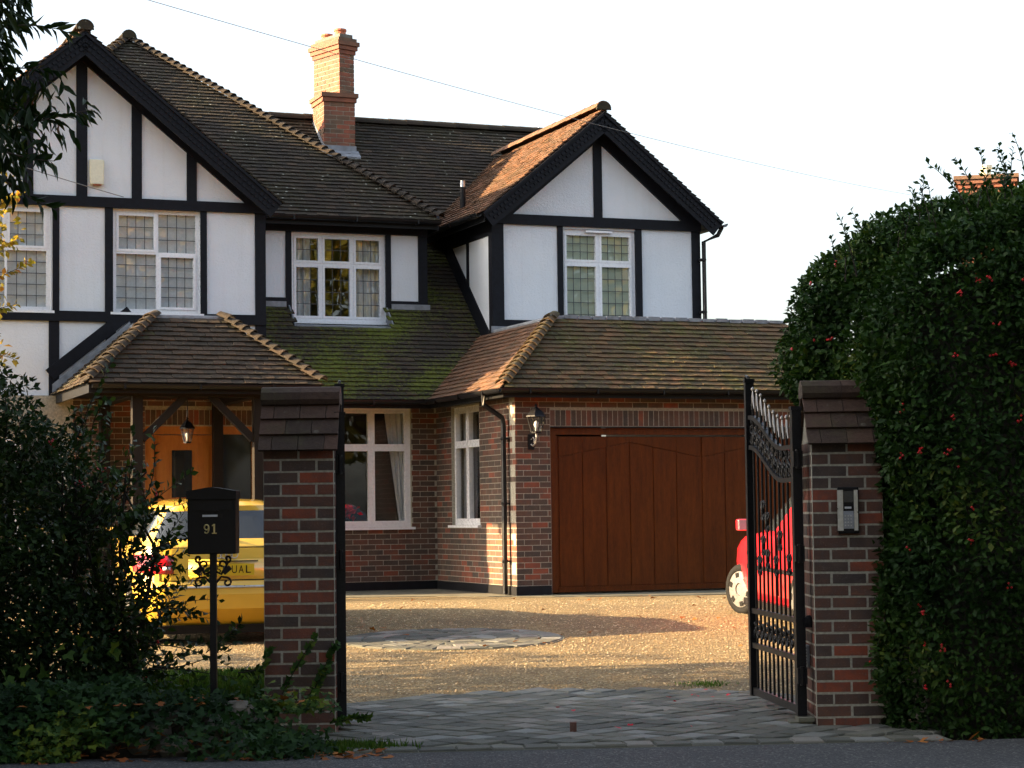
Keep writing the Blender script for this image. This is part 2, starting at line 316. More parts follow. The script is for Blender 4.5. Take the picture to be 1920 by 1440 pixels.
# leaf meshes built with numpy -------------------------------------------------
LEAF_DIAMOND = (np.array([(0, 0, 0), (-.5, .5, .12), (0, 1, 0), (.5, .5, .12)]), [(0, 2, 1), (0, 3, 2)])
LEAF_BLADE = (np.array([(0, 0, 0), (-.5, .35, .1), (-.42, .65, .02), (0, 1, -.12), (.42, .65, .02), (.5, .35, .1), (0, .5, 0)]), [(0, 6, 2, 1), (6, 3, 2), (0, 5, 4, 6), (6, 4, 3)])
LEAF_IVY = (np.array([(0, .12, 0), (-.42, 0, .05), (-.55, .42, .03), (-.25, .5, .02), (0, 1, -.08), (.25, .5, .02), (.55, .42, .03), (.42, 0, .05)]), [(0, 3, 2, 1), (0, 4, 3), (0, 5, 4), (0, 7, 6, 5)])
def leaves(name, mat, P, D, N, L, W, rnd, tmpl=LEAF_DIAMOND, parent=None, **k):
    P, D, N = (np.asarray(a, float) for a in (P, D, N)); n = len(P)
    D = D/np.maximum(np.linalg.norm(D, axis=1, keepdims=True), 1e-6); S = np.cross(D, N); S /= np.maximum(np.linalg.norm(S, axis=1, keepdims=True), 1e-6); N2 = np.cross(S, D)
    T, F = tmpl; L = np.broadcast_to(np.asarray(L, float), (n,)); W = np.broadcast_to(np.asarray(W, float), (n,))
    V = P[:, None, :]+S[:, None, :]*(T[None, :, 0, None]*W[:, None, None])+D[:, None, :]*(T[None, :, 1, None]*L[:, None, None])+N2[:, None, :]*(T[None, :, 2, None]*L[:, None, None])
    nv = len(T); me = bpy.data.meshes.new(name); me.vertices.add(n*nv); me.vertices.foreach_set('co', V.reshape(-1))
    loops = np.concatenate([np.array(f) for f in F]); sizes = np.array([len(f) for f in F]); starts = np.concatenate([[0], np.cumsum(sizes)[:-1]])
    al = (loops[None, :]+(np.arange(n)*nv)[:, None]).reshape(-1); ls = (starts[None, :]+(np.arange(n)*len(loops))[:, None]).reshape(-1)
    me.loops.add(len(al)); me.loops.foreach_set('vertex_index', al.astype(np.int32))
    me.polygons.add(n*len(F)); me.polygons.foreach_set('loop_start', ls.astype(np.int32))
    me.update(calc_edges=True); me.validate()
    a = me.attributes.new('rnd', 'FLOAT', 'FACE'); a.data.foreach_set('value', np.repeat(np.broadcast_to(rnd, (n,)), len(F)).astype(np.float32))
    me.materials.append(MT[mat]); o = bpy.data.objects.new(name, me); col.objects.link(o)
    if parent: o.parent = parent
    return tag(o, **k)
def unit(n):
    v = RNG.normal(size=(n, 3)); return v/np.linalg.norm(v, axis=1, keepdims=True)

# ------------------------------------------------------------------ terrain, road, drive
def gz(y): return .03+.30*min(1, max(0, (y-15.5)/9.0))
ST = 'structure'
def sheet(name, xs, ys, mat, dz, **k):
    mb = MB(); vs = [(x, y, gz(y)+dz) for y in ys for x in xs]; nx = len(xs)
    mb.add(vs, [(j*nx+i, j*nx+i+1, (j+1)*nx+i+1, (j+1)*nx+i) for j in range(len(ys)-1) for i in range(nx-1)])
    return mb.build(name, mat, **k)
sheet('ground', [-900, -60, -20, 0, 20, 60, 900], [-900, -60, 12.2, 15.5, 20, 24.5, 40, 90, 900], 'earth', -.035, kind=ST)
mb = MB(); mb.add([(-40, -6, .046), (40, -6, .046), (40, 14.2+.09*40-.3, .046), (2.5, 12.35, .046), (-.85, 12.05, .046), (-3.0, 11.92, .046), (-40, 9.2, .046)], [(0, 1, 2, 3, 4, 5, 6)])
mb.build('road', 'asphalt', kind=ST)
sheet('gravel_drive', [-9, 0, 9], [13.0, 15.5, 18, 20, 22, 24.5, 34], 'gravel', 0, kind=ST)

OW = Vector((.035, 27.3, .33))
def H(u, v, w=0): return OW+hx*u+hy*v+Vector((0, 0, w))
mb = MB(); pts = [(-6, 1.3), (-2.2, 1.05), (-.9, .6), (.1, -.35), (.6, -.85), (2, -1.25), (5.6, -1.35), (5.6, .02), (.03, .02), (.03, 3.1), (-6, 3.1)]
mb.poly([H(u, v, .008) for u, v in pts], .03, (0, 0, 1)); mb.build('concrete_path', 'concrete', kind=ST)

# paving: bed + individual stones
def stone_variants(mat, n=12):
    out = []
    for i in range(n):
        mb = MB(); mb.rv = (i+.5)/n; j = lambda: random.uniform(-.03, .03)
        q = [(-.5+j(), -.5+j()), (.5+j(), -.5+j()), (.5+j(), .5+j()), (-.5+j(), .5+j())]
        vs = [(x, y, 0) for x, y in q]+[(x, y, .7) for x, y in q]+[(x*.93, y*.93, 1+random.uniform(-.12, .12)) for x, y in q]
        mb.add(vs, [(0, 1, 5, 4), (1, 2, 6, 5), (2, 3, 7, 6), (3, 0, 4, 7), (4, 5, 9, 8), (5, 6, 10, 9), (6, 7, 11, 10), (7, 4, 8, 11), (8, 9, 10, 11)])
        o = mb.build('paving_stone', mat); me = o.data; bpy.data.objects.remove(o); out.append(me)
    return out
SETT = stone_variants('sett')
bed = MB(); bedp = [(-1.3, 13.0), (-.95, 12.06), (0, 12.13), (2.55, 12.37), (2.5, 13.0), (2.45, 13.5), (1.95, 15.6), (1.1, 15.95), (.1, 15.98), (-.85, 15.62), (-1.35, 15.05)]
bed.poly([(x, y, gz(y)+.017) for x, y in bedp], .06, (0, 0, 1)); paving = bed.build('paving', 'concrete', kind=ST)
def inpoly(x, y, P):
    c = False; j = len(P)-1
    for i in range(len(P)):
        if (P[i][1] > y) != (P[j][1] > y) and x < (P[j][0]-P[i][0])*(y-P[i][1])/(P[j][1]-P[i][1])+P[i][0]: c = not c
        j = i
    return c
def put_stone(x, y, w, l, a, h=.028, par=paving, z=None):
    zz = (gz(y) if z is None else z)+random.uniform(0, .004)
    M = Matrix.Translation((x, y, zz)) @ Matrix.Rotation(math.atan(.3/9) if y > 15.5 else 0, 4, 'X') @ Matrix.Rotation(a, 4, 'Z') @ Matrix.Rotation(random.uniform(-.006, .006), 4, 'X') @ Matrix.Diagonal((w, l, h, 1))
    inst('paving_stone', random.choice(SETT), par, M)
fx0, fy0, fx1, fy1 = -.95, 12.06, 2.55, 12.37; ang = math.atan2(fy1-fy0, fx1-fx0); xx = 0
while xx < 3.42:
    w = random.uniform(.15, .22); cx = fx0+(xx+w/2)*math.cos(ang); cy = fy0+(xx+w/2)*math.sin(ang)+.09
    put_stone(cx, cy, w-.008, .165, ang+random.uniform(-.02, .02)); xx += w
ga = R(48)
for r_ in range(-32, 33):
    pos = -4+random.uniform(0, .2)
    while pos < 4:
        l = random.uniform(.17, .25); a_ = pos+l/2; b_ = r_*.2
        x = .6+math.cos(ga)*a_-math.sin(ga)*b_; y = 14+math.sin(ga)*a_+math.cos(ga)*b_
        if inpoly(x, y, bedp) and y > fy0+(x-fx0)*math.tan(ang)+.235 and not (x > 1.86 and 13.15 < y < 13.75) and not (x < -1.1 and y < 13.75): put_stone(x, y, l-.014, .186, ga+random.uniform(-.02, .02))
        pos += l
put_stone(-1.03, 12.78, .33, .14, .05); put_stone(-.80, 12.95, .17, .22, .1)
CX, CY, CZ = -.62, 20.4, gz(20.4)
sl_ = .30/9.0
def circ_z(y): return gz(y)+.006
mb = MB(); mb.poly([(CX+1.1*math.cos(a), CY+1.1*math.sin(a), circ_z(CY+1.1*math.sin(a))) for a in [k*math.pi/20 for k in range(40)]], .05, (0, 0, 1)); circle = mb.build('paved_circle', 'concrete', kind=ST)
for rr, n in ((.13, 4), (.34, 10), (.55, 15), (.76, 21), (.97, 26)):
    off = random.random()
    for k in range(n):
        a = 2*math.pi*(k+off)/n; y = CY+rr*math.sin(a)
        put_stone(CX+rr*math.cos(a), y, 2*math.pi*rr/n-.012, .2, a+math.pi/2, .016, circle, circ_z(y)-.008)

# ------------------------------------------------------------------ the house
house = empty('house', OW, HA, label='white and black half-timbered house with brick garage, tiled roofs and chimney', cat='house')
BR = []      # brick records: centre, dir, normal, length, height, material index, rnd
BRMATS = ['brick', 'brick_stack']
def brick_face(p0, d, n, width, height, openings=(), z0=0, mi=0, start=0.0, keep=None, soldier=False, stack=.0):
    p0, d, n = Vector(p0), Vector(d).normalized(), Vector(n).normalized(); rows = int(round(height/.075))
    def put(x0, x1, za, zb):
        if x1-x0 < .03: return
        for (a, b, c, e) in openings:
            if x1 > a+.004 and x0 < b-.004 and zb > c+.004 and za < e-.004:
                if x0 < a-.03: put(x0, a-.004, za, zb)
                if x1 > b+.03: put(b+.004, x1, za, zb)
                return
        BR.append((p0+d*(x0+x1)/2+Vector((0, 0, (za+zb)/2))-n*.012, d, n, x1-x0, zb-za, mi, min(1, max(0, random.random()))))
    if soldier:
        k = 0
        while k*.075 < width-.03: put(k*.075+.004, k*.075+.069, z0+.005, z0+height-.005); k += 1
        return
    for r_ in range(rows):
        z = z0+r_*.075; x = -.1125*(r_ % 2)+start; i = r_
        while x < width:
            a = max(0, x); b = min(width, x+.215); put(a, b, z+.005, z+.070); x += .225
def wall_cells(mb, a0, a1, z0, z1, ops, mapf, t0, t1):
    xs = sorted({a0, a1, *[o[0] for o in ops], *[o[1] for o in ops]}); zs = sorted({z0, z1, *[o[2] for o in ops], *[o[3] for o in ops]})
    for i in range(len(xs)-1):
        for j in range(len(zs)-1):
            cx, cz = (xs[i]+xs[i+1])/2, (zs[j]+zs[j+1])/2
            if any(o[0] < cx < o[1] and o[2] < cz < o[3] for o in ops): continue
            mb.box(mapf(xs[i], t0, zs[j]), mapf(xs[i+1], t1, zs[j+1]))
mapV = lambda v: (lambda a, d, z: (a, v+d, z))
mapU = lambda u: (lambda a, d, z: (u+d, a, z))
# ground floor brick walls
G_DOOR = (.49, 4.95, 0, 2.20)
mb = MB(); wall_cells(mb, 0, 5.45, 0, 2.68, [G_DOOR], mapV(0), .002, .22); mb.build('garage_front_wall', 'mortar', house)
brick_face((0, 0, 0), (1, 0, 0), (0, -1, 0), 5.45, 2.68, [(0.49, 4.95, 0, 2.425)], z0=.13)
brick_face((.49, 0, 0), (1, 0, 0), (0, -1, 0), 4.46, .215, z0=2.21, soldier=True)
SW = (1.36, 2.50, .92, 2.57)
mb = MB(); wall_cells(mb, .006, 3.14, 0, 2.68, [SW], mapU(0), .002, .2); mb.build('garage_side_wall', 'mortar', house)
brick_face((0, 3.14, 0), (0, -1, 0), (-1, 0, 0), 3.14, 2.6, [(3.14-SW[1], 3.14-SW[0], SW[2], SW[3])], z0=.13)
RW = (-1.55, -.385, .90, 2.615); FD = (-4.22, -2.62, 0, 2.33); LW = (-6.6, -5.3, .7, 2.2)
mb = MB(); wall_cells(mb, -7.6, 0, 0, 2.74, [RW, FD, LW], mapV(3.14), .002, .25); mb.build('front_wall', 'mortar', house)
brick_face((-5.2, 3.14, 0), (1, 0, 0), (0, -1, 0), 5.2, 2.62, [(RW[0]+5.2, RW[1]+5.2, RW[2], RW[3]), (FD[0]+5.2, FD[1]+5.2, 0, 2.56)], z0=.13)
brick_face((-4.22, 3.14, 0), (1, 0, 0), (0, -1, 0), 1.6, .215, z0=2.345, soldier=True)
for (p, q) in (((.006, -.012, 0), (.48, 0, .128)), ((-.012, -.012, 0), (0, 3.13, .128)), ((-2.6, 3.128, 0), (-.012, 3.14, .128)), ((4.96, -.012, 0), (5.45, 0, .128))):
    mb = MB(); mb.box(p, q); mb.build('plinth', 'plinth', house)
# main shell (keeps light out) and floors behind windows
mb = MB()
mb.box((5.25, .22, 0), (5.45, 9, 2.68)); mb.box((-7.6, 10.9, 0), (4.4, 11.1, 5.4)); mb.box((-7.6, 3.3, 0), (-7.4, 10.9, 5.4)); mb.box((4.13, 3.46, 2.7), (4.33, 10.9, 5.45)); mb.box((.16, 4.3, 3.9), (.26, 5.6, 5.3))
mb.build('outer_shell', 'mortar', house)

# timber framed upper walls
LV = 3.25
LW1 = (-4.64, -3.42, 3.90, 5.34); LW2 = (-6.70, -5.48, 3.90, 5.34); RW1 = (2.05, 3.26, 3.76, 5.31)
mb = MB(); wall_cells(mb, -7.65, -2.49, 2.60, 5.48, [LW1, LW2], mapV(LV), 0, .2)
mb.poly([(-7.65, LV, 5.48), (-2.49, LV, 5.48), (-5.07, LV, 7.60)], .2, (0, -1, 0)); mb.box((-2.69, LV+.2, 2.7), (-2.49, 7, 5.5)); mb.build('rendered_wall', 'render_white', house)
mb = MB(); wall_cells(mb, .95, 4.33, 3.40, 5.48, [RW1], mapV(LV), 0, .2); mb.poly([(.95, LV, 5.48), (4.33, LV, 5.48), (2.64, LV, 6.87)], .2, (0, -1, 0)); mb.box((.95, LV+.2, 3.2), (1.15, 7.2, 5.5)); mb.build('rendered_wall', 'render_white', house)
DV = 4.25; DW = (-1.84, -.39, 3.93, 5.25)
mb = MB(); wall_cells(mb, -2.49, .26, 3.90, 5.40, [DW], mapV(DV), 0, .15); mb.build('rendered_wall', 'render_white', house)
def timber(u0, u1, w0, w1, v, proud=.022):
    mb = MB(); mb.box((u0, v-proud+random.uniform(-.001, .001), w0), (u1, v+.03, w1)); return mb.build('timber', 'timber_black', house)
def timber_bar(p, q, w, d=.05):
    mb = MB(); mb.bar(p, q, d, w); return mb.build('timber', 'timber_black', house)
for a in ((-5.14, -4.99, 5.48, 7.45), (-4.38, -4.24, 5.48, 6.9), (-3.61, -3.47, 5.48, 6.3), (-5.86, -5.72, 5.48, 6.9), (-6.60, -6.46, 5.48, 6.3),
          (-5.46, -5.37, 3.90, 5.34), (-4.75, -4.64, 3.90, 5.34), (-3.42, -3.33, 3.90, 5.34), (-2.64, -2.488, 2.7, 5.34), (-5.51, -5.37, 2.65, 3.76), (-4.74, -4.60, 3.2, 3.76), (-6.82, -6.70, 3.90, 5.34), (-7.65, -7.5, 2.65, 5.34)): timber(*a, LV)
timber(-7.7, -2.45, 5.34, 5.48, LV, .046); timber(-7.65, -2.49, 3.76, 3.90, LV, .046)
for a in ((2.57, 2.71, 5.48, 6.75), (1.97, 2.06, 3.5, 5.34), (3.25, 3.35, 3.5, 5.34), (4.19, 4.332, 3.4, 5.34)): timber(*a, LV)
timber(.95, 4.34, 5.34, 5.49, LV, .046); timber(1.10, 1.97, 3.80, 3.92, LV, .024); timber(2.06, 3.25, 3.66, 3.76, LV, .046)
mb = MB(); mb.box((.925, LV-.024, 3.3), (1.11, LV+.13, 5.46)); mb.build('timber', 'timber_black', house)          # corner post
for (v0, v1, w0) in ((4.28, 4.36, 4.1),):
    mb = MB(); mb.box((.93, v0, w0), (.96, v1, 5.46)); mb.build('timber', 'timber_black', house)
mb = MB(); mb.box((.93, LV+.13, 5.18), (.96, 5.7, 5.5)); mb.build('timber', 'timber_black', house)
def cat_w(v): return 2.69+.89*(v-2.62)
timber_bar((.945, 3.3, cat_w(3.3)+.19), (.945, 5.8, cat_w(5.8)+.19), .24, .04)
for a in ((-1.93, -1.84, 4.1, 5.25), (-.39, -.31, 4.1, 5.25), (.12, .262, 3.95, 5.40), (-2.49, -2.23, 4.1, 5.40)): timber(*a, DV)
timber(-2.49, .262, 5.25, 5.42, DV, .046); timber(-2.24, -1.93, 4.10, 4.27, DV, .024); timber(-.31, .12, 4.10, 4.26, DV, .024)
# inner gable rafters along the verge
for (ua, uc, w0, w1, sg) in ((-2.55, -5.07, 5.42, 7.48, 1), (-7.59, -5.07, 5.42, 7.48, 1), (1.02, 2.64, 5.42, 6.78, 1), (4.26, 2.64, 5.42, 6.78, 1)):
    timber_bar((ua, LV-.02, w0), (uc, LV-.02, w1), .20, .05)

# windows ---------------------------------------------------------------------
glass_seen = []
def make_window(op, mapf, lights, cols_rows, fr=.055, sill=True, came=True, dep=.05, curtains='net', sash=.035):
    a0, a1, z0, z1 = op
    mb = MB(); g = lambda xa, xb, za, zb, d0=0, d1=.07: mb.box(mapf(xa, dep+d0, za), mapf(xb, dep+d1, zb))
    g(a0, a0+fr, z0, z1); g(a1-fr, a1, z0, z1); g(a0+fr, a1-fr, z0, z0+fr); g(a0+fr, a1-fr, z1-fr, z1)
    if sill: mb.box(mapf(a0-.04, -.05, z0-.035), mapf(a1+.04, dep+.02, z0-.001))
    for (x0, x1, y0, y1, sa) in lights:      # sash frames
        if sa:
            g(x0, x0+sash, y0, y1, -.012, .05); g(x1-sash, x1, y0, y1, -.012, .05); g(x0+sash, x1-sash, y0, y0+sash, -.012, .05); g(x0+sash, x1-sash, y1-sash, y1, -.012, .05)
    xs = sorted({round(l[1], 3) for l in lights})[:-1]; zs = sorted({round(l[3], 3) for l in lights})[:-1]
    for x in xs: g(x-.001, x+.030, z0+fr, z1-fr, -.002, .068)
    for z in zs: g(a0+fr, a1-fr, z-.001, z+.030, -.004, .066)
    w = mb.build('window', 'upvc', house)
    lm = MB(); 
    for i, (x0, x1, y0, y1, sa) in enumerate(lights):
        s_ = sash if sa else 0; x0 += s_; x1 -= s_; y0 += s_; y1 -= s_; nc, nr = cols_rows[i]
        for c in range(nc):
            for r_ in range(nr):
                xa, xb = x0+(x1-x0)*c/nc, x0+(x1-x0)*(c+1)/nc; za, zb = y0+(y1-y0)*r_/nr, y0+(y1-y0)*(r_+1)/nr
                pm = MB(); t1, t2 = random.uniform(-.0003, .0003), random.uniform(-.0003, .0003); d = dep+.03
                q = [(xa, za, -t1-t2), (xb, za, t1-t2), (xb, zb, t1+t2), (xa, zb, -t1+t2)]
                pm.add([mapf(x, d+e, z) for x, z, e in q], [(0, 1, 2, 3)] if mapf(0, 0, 0)[0] != mapf(0, 1, 0)[0]-1 else [(3, 2, 1, 0)]); pm.build('pane', 'glass', w)
        if came:
            for c in range(1, nc): x = x0+(x1-x0)*c/nc; lm.box(mapf(x-.005, dep+.022, y0), mapf(x+.005, dep+.0262, y1))
            for r_ in range(1, nr): z = y0+(y1-y0)*r_/nr; lm.box(mapf(x0, dep+.0215, z-.005), mapf(x1, dep+.0265, z+.005))
    if came and lm.v: lm.build('lead_came', 'lead_came', w)
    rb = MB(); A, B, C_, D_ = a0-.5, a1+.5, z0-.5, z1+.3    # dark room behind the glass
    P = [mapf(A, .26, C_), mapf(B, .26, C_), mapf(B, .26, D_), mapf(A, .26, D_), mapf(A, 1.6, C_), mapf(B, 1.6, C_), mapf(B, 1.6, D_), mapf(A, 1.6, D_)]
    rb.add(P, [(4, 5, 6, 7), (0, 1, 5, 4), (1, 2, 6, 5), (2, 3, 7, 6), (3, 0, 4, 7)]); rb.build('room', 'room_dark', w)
    def drape(xa, xb, za, zb, d, mat, xa2=None, xb2=None, fold=.025, n=28):
        cm = MB(); vs = []
        for k in range(n+1):
            f = k/n; e = fold*math.sin(f*n*.9)+.3*fold*math.sin(f*7)
            xt = xa+(xb-xa)*f; xbm = (xa if xa2 is None else xa2)+((xb if xb2 is None else xb2)-(xa if xa2 is None else xa2))*f
            vs += [mapf(xt, d+e, zb), mapf((xt+xbm)/2, d+e, (za+zb)/2), mapf(xbm, d+e, za)]
        cm.add(vs, [(3*k+j, 3*k+3+j, 3*k+4+j, 3*k+1+j) for k in range(n) for j in (0, 1)]); cm.build('curtain', mat, w)
    W = a1-a0
    if curtains == 'net': drape(a0, a1, z0, z1, .115, 'curtain', fold=.008)
    elif curtains == 'blind': drape(a0, a1, z0, z1, .11, 'blind', fold=.002)
    elif curtains == 'sides': drape(a0, a0+W*.24, z0, z1, .2, 'curtain'); drape(a1-W*.3, a1, z0, z1, .2, 'curtain')
    elif curtains == 'right': drape(a1-W*.30, a1, z0, z1, .2, 'curtain', a1-W*.10, a1)
    return w
def grid_lights(op, xs, zs, fr=.055, sash=True):
    L = []
    for j in range(len(zs)-1):
        for i in range(len(xs)-1): L.append((xs[i]+(.03 if i else 0), xs[i+1], zs[j]+(.03 if j else 0), zs[j+1], sash))
    return L
o = RW1; make_window(o, mapV(LV), grid_lights(o, [o[0]+.055, 2.645, o[1]-.055], [o[2]+.055, 4.79, o[3]-.055]), [(4, 5), (4, 5), (4, 3), (4, 3)], curtains='blind')
mb = MB(); mb.box((2.43, LV-.03, 5.262), (2.86, LV+.05, 5.29)); mb.build('trickle_vent', 'upvc', house)
o = LW1; make_window(o, mapV(LV), [(o[0]+.055, -4.03, 3.955, 4.72, False), (-4.0, o[1]-.055, 3.955, 4.72, True), (o[0]+.055, -4.03, 4.75, 5.285, True), (-4.0, o[1]-.055, 4.75, 5.285, False)], [(4, 5), (4, 5), (4, 3), (4, 3)], curtains='net')
o = LW2; make_window(o, mapV(LV), [(o[0]+.055, -6.09, 3.955, 4.72, False), (-6.06, o[1]-.055, 3.955, 4.72, False), (o[0]+.055, -6.09, 4.75, 5.285, True), (-6.06, o[1]-.055, 4.75, 5.285, True)], [(4, 5), (4, 5), (4, 3), (4, 3)], curtains='net')
o = DW; make_window(o, mapV(DV), grid_lights(o, [o[0]+.05, -1.385, -.905, o[1]-.05], [o[2]+.05, 4.77, o[3]-.05]), [(3, 4)]*3+[(3, 2)]*3, curtains='sides')
o = RW; make_window(o, mapV(3.14), grid_lights(o, [o[0]+.055, -.985, o[1]-.055], [o[2]+.055, 2.02, o[3]-.055]), [(1, 1)]*4, came=False, curtains='right')
o = SW; make_window(o, mapU(0), grid_lights(o, [o[0]+.055, 1.915, o[1]-.055], [o[2]+.055, 2.03, o[3]-.055]), [(1, 1)]*4, came=False, curtains='right')
o = LW; make_window(o, mapV(3.14), grid_lights(o, [o[0]+.055, -5.95, o[1]-.055], [o[2]+.055, o[3]-.055]), [(1, 1)]*2, came=False, curtains='none')

# garage door -----------------------------------------------------------------
gd = MB(); gd.box((.495, .06, .03), (.60, .14, 2.19)); gd.box((4.84, .06, .03), (4.945, .14, 2.19)); gd.box((.6, .06, 2.10), (4.84, .14, 2.19)); gdo = gd.build('garage_door_frame', 'wood_garage', house)
gd = MB(); gd.box((.605, .10, .03), (4.835, .14, 2.08)); door = gd.build('garage_door', 'wood_garage', house)
for leaf in range(2):
    u0 = .64+leaf*2.1; wv = 2.06; n = 6; pw = wv/n
    for k in range(n):
        xa, xb = u0+k*pw+.004, u0+(k+1)*pw-.010
        top = lambda x: 1.80+.20*(1-abs((x-(u0+wv/2))/(wv/2)))
        gm = MB(); gm.poly([(xa, .090, .11), (xb, .090, .11), (xb, .090, top(xb)), (xa, .090, top(xa))], .009, (0, -1, 0)); gm.build('door_panel', 'wood_garage', door)
        gm = MB(); gm.poly([(xa-.003, .086, top(xa)+.009), (xb+.008, .086, top(xb)+.009), (xb+.008, .086, 2.075), (xa-.003, .086, 2.075)], .013, (0, -1, 0)); gm.build('head_rail', 'wood_garage', door)
gm = MB(); gm.box((.62, .085, .03), (4.82, .098, .095)); gm.build('bottom_rail', 'wood_garage', door)
mb = MB(); mb.box((.49, .0, 2.192), (4.95, .08, 2.208)); mb.build('lintel_drip', 'fascia_black', house)
# front door ------------------------------------------------------------------
fd = MB(); fd.box((-4.22, 3.16, 0), (-4.10, 3.26, 2.33)); fd.box((-2.72, 3.16, 0), (-2.62, 3.26, 2.33)); fd.box((-4.1, 3.16, 2.22), (-2.72, 3.26, 2.33)); fd.box((-3.28, 3.16, 0), (-3.18, 3.26, 2.22)); fdo = fd.build('front_door', 'wood_oak', house)
dd = MB(); dd.box((-4.10, 3.2, .03), (-3.28, 3.24, 2.21)); 
for (a, b, c, d_) in ((-4.06, -3.72, .15, .95), (-3.66, -3.32, .15, .95), (-4.06, -3.9, 1.1, 2.1), (-3.48, -3.32, 1.1, 2.1)): dd.box((a, 3.19, c), (b, 3.2, d_))
dd.build('door_leaf', 'wood_oak', fdo)
dp = MB(); dp.box((-3.84, 3.192, 1.35), (-3.56, 3.199, 2.0)); dp.box((-3.18, 3.2, .55), (-2.72, 3.21, 2.22)); dp.build('door_glass', 'glass_car', fdo)
dp = MB(); dp.box((-3.18, 3.19, .03), (-2.72, 3.23, .54)); dp.build('lower_panel', 'wood_oak', fdo)

# roofs -----------------------------------------------------------------------
TILE_MATS = ['tile_old', 'tile_moss', 'tile_garage', 'tile_porch', 'tile_orange']
TL = []; decks = {}
def roof_plane(pts, mat, deck, gauge=.1, tw=.165, exclude=None, camera_side=True, deck_polys=None):
    """pts: polygon, first two points on the eave"""
    P = [Vector(p) for p in pts]; e = (P[1]-P[0]).normalized(); n = e.cross(P[2]-P[0]).normalized()
    if n.z < 0: n = -n
    s = n.cross(e)
    if s.z < 0: s = -s
    dk = decks.setdefault(deck, MB())
    if deck_polys is None: dk.poly([p-n*.004 for p in P], .03, n)
    else:
        for pp in deck_polys: dk.poly([Vector(p)-n*.004 for p in pp], .03, n)
    xy = [((p-P[0]).dot(e), (p-P[0]).dot(s)) for p in P]; ym = max(y for x, y in xy)
    def span(y):
        xs = []
        for i in range(len(xy)):
            (xa, ya), (xb, yb) = xy[i], xy[(i+1) % len(xy)]
            if abs(ya-yb) < 1e-9: continue
            if min(ya, yb)-1e-6 <= y <= max(ya, yb)+1e-6: xs.append(xa+(xb-xa)*(y-ya)/(yb-ya))
        return (min(xs), max(xs)) if xs else None
    rows = int(ym/gauge)+1
    for r_ in range(rows):
        y0 = r_*gauge-.03; y1 = y0+gauge+.03; yc0 = max(0.0005, y0); yc1 = min(ym-.0005, r_*gauge+gauge)
        a, b = span(yc0), span(yc1)
        if a is None or b is None or yc1 <= yc0: continue
        lo, hi = min(a[0], b[0]), max(a[1], b[1]); x = lo-(tw/2 if r_ % 2 else 0)-random.uniform(0, .01)
        x = math.floor(lo/tw)*tw-(tw/2 if r_ % 2 else 0)
        while x < hi:
            xb0, xb1 = max(x+.002, a[0]), min(x+tw-.002, a[1]); xt0, xt1 = max(x+.002, b[0]), min(x+tw-.002, b[1])
            if xb1 < xb0: xb0 = xb1 = (xb0+xb1)/2 if not (xb1 < a[0] or xb0 > a[1]) else min(max(xb0, a[0]), a[1])
            if xt1 < xt0: xt0 = xt1 = min(max(xt0, b[0]), b[1])
            if (xb1-xb0)+(xt1-xt0) > .02:
                cx, cy = (xb0+xb1)/2, (y0+y1)/2
                if not (exclude and exclude[0] < cx < exclude[1] and exclude[2] < cy < exclude[3]):
                    full = abs((xb1-xb0)-(tw-.004)) < 1e-6 and abs((xt1-xt0)-(tw-.004)) < 1e-6 and y1 <= ym+.03
                    TL.append((P[0], e, s, n, xb0, xb1, xt0, xt1, y0, min(y1, ym+.02), mat, full, camera_side, deck))
            x += tw
EW = 2.69
GC = 3.72
roof_plane([(-.27, -.27, EW), (5.72, -.27, EW), (4.5, .95, GC), (.95, .95, GC)], 2, 'garage_roof')
vv = lambda u: 2.62+.949*(u+.27)
vu = lambda v: min(.95, -.27+(v-2.62)/.949)
roof_plane([(-.27, 2.62, EW), (-.27, -.27, EW), (.95, .95, GC), (.95, vv(.95), GC)], 4, 'garage_roof')
roof_plane([(5.72, -.27, EW), (5.72, 3.3, EW), (4.5, 3.3, GC), (4.5, .95, GC)], 2, 'garage_roof', camera_side=False)
roof_plane([(-2.5, 2.62, EW), (-.27, 2.62, EW), (.95, vv(.95), cat_w(vv(.95))), (.95, 4.25, cat_w(4.25)), (-2.5, 4.25, cat_w(4.25))], 1, 'catslide_roof', exclude=(.64, 2.12, 1.70, 3), deck_polys=[[(-2.5, 2.62, EW), (-.27, 2.62, EW), (vu(3.86), 3.86, cat_w(3.86)), (-2.5, 3.86, cat_w(3.86))], [(-2.5, 3.86, cat_w(3.86)), (-1.86, 3.86, cat_w(3.86)), (-1.86, 4.25, cat_w(4.25)), (-2.5, 4.25, cat_w(4.25))], [(-.37, 3.86, cat_w(3.86)), (.95, 3.86, cat_w(3.86)), (.95, 4.25, cat_w(4.25)), (-.37, 4.25, cat_w(4.25))]])
roof_plane([(.26, 4.2, cat_w(4.2)), (.95, 4.2, cat_w(4.2)), (.95, 6.1, cat_w(6.1)), (.26, 6.1, cat_w(6.1))], 1, 'catslide_roof')
MA = (-3.55, 7.87, 8.76); ME = 5.45
roof_plane([(-7.47, 3.95, ME), (.37, 3.95, ME), MA], 0, 'main_roof')
roof_plane([(.37, 3.95, ME), (.37, 11.79, ME), MA], 0, 'main_roof', camera_side=False)
roof_plane([(-7.47, 11.79, ME), (-7.47, 3.95, ME), MA], 4, 'main_roof', camera_side=False)
roof_plane([(-2.6, 5.63, 5.46), (4.15, 5.63, 5.46), (4.15, 8.3, 7.716), (-2.6, 8.3, 7.716)], 0, 'rear_roof')
roof_plane([(4.15, 10.97, 5.46), (-2.6, 10.97, 5.46), (-2.6, 8.3, 7.716), (4.15, 8.3, 7.716)], 0, 'rear_roof', camera_side=False)
RG = 7.07
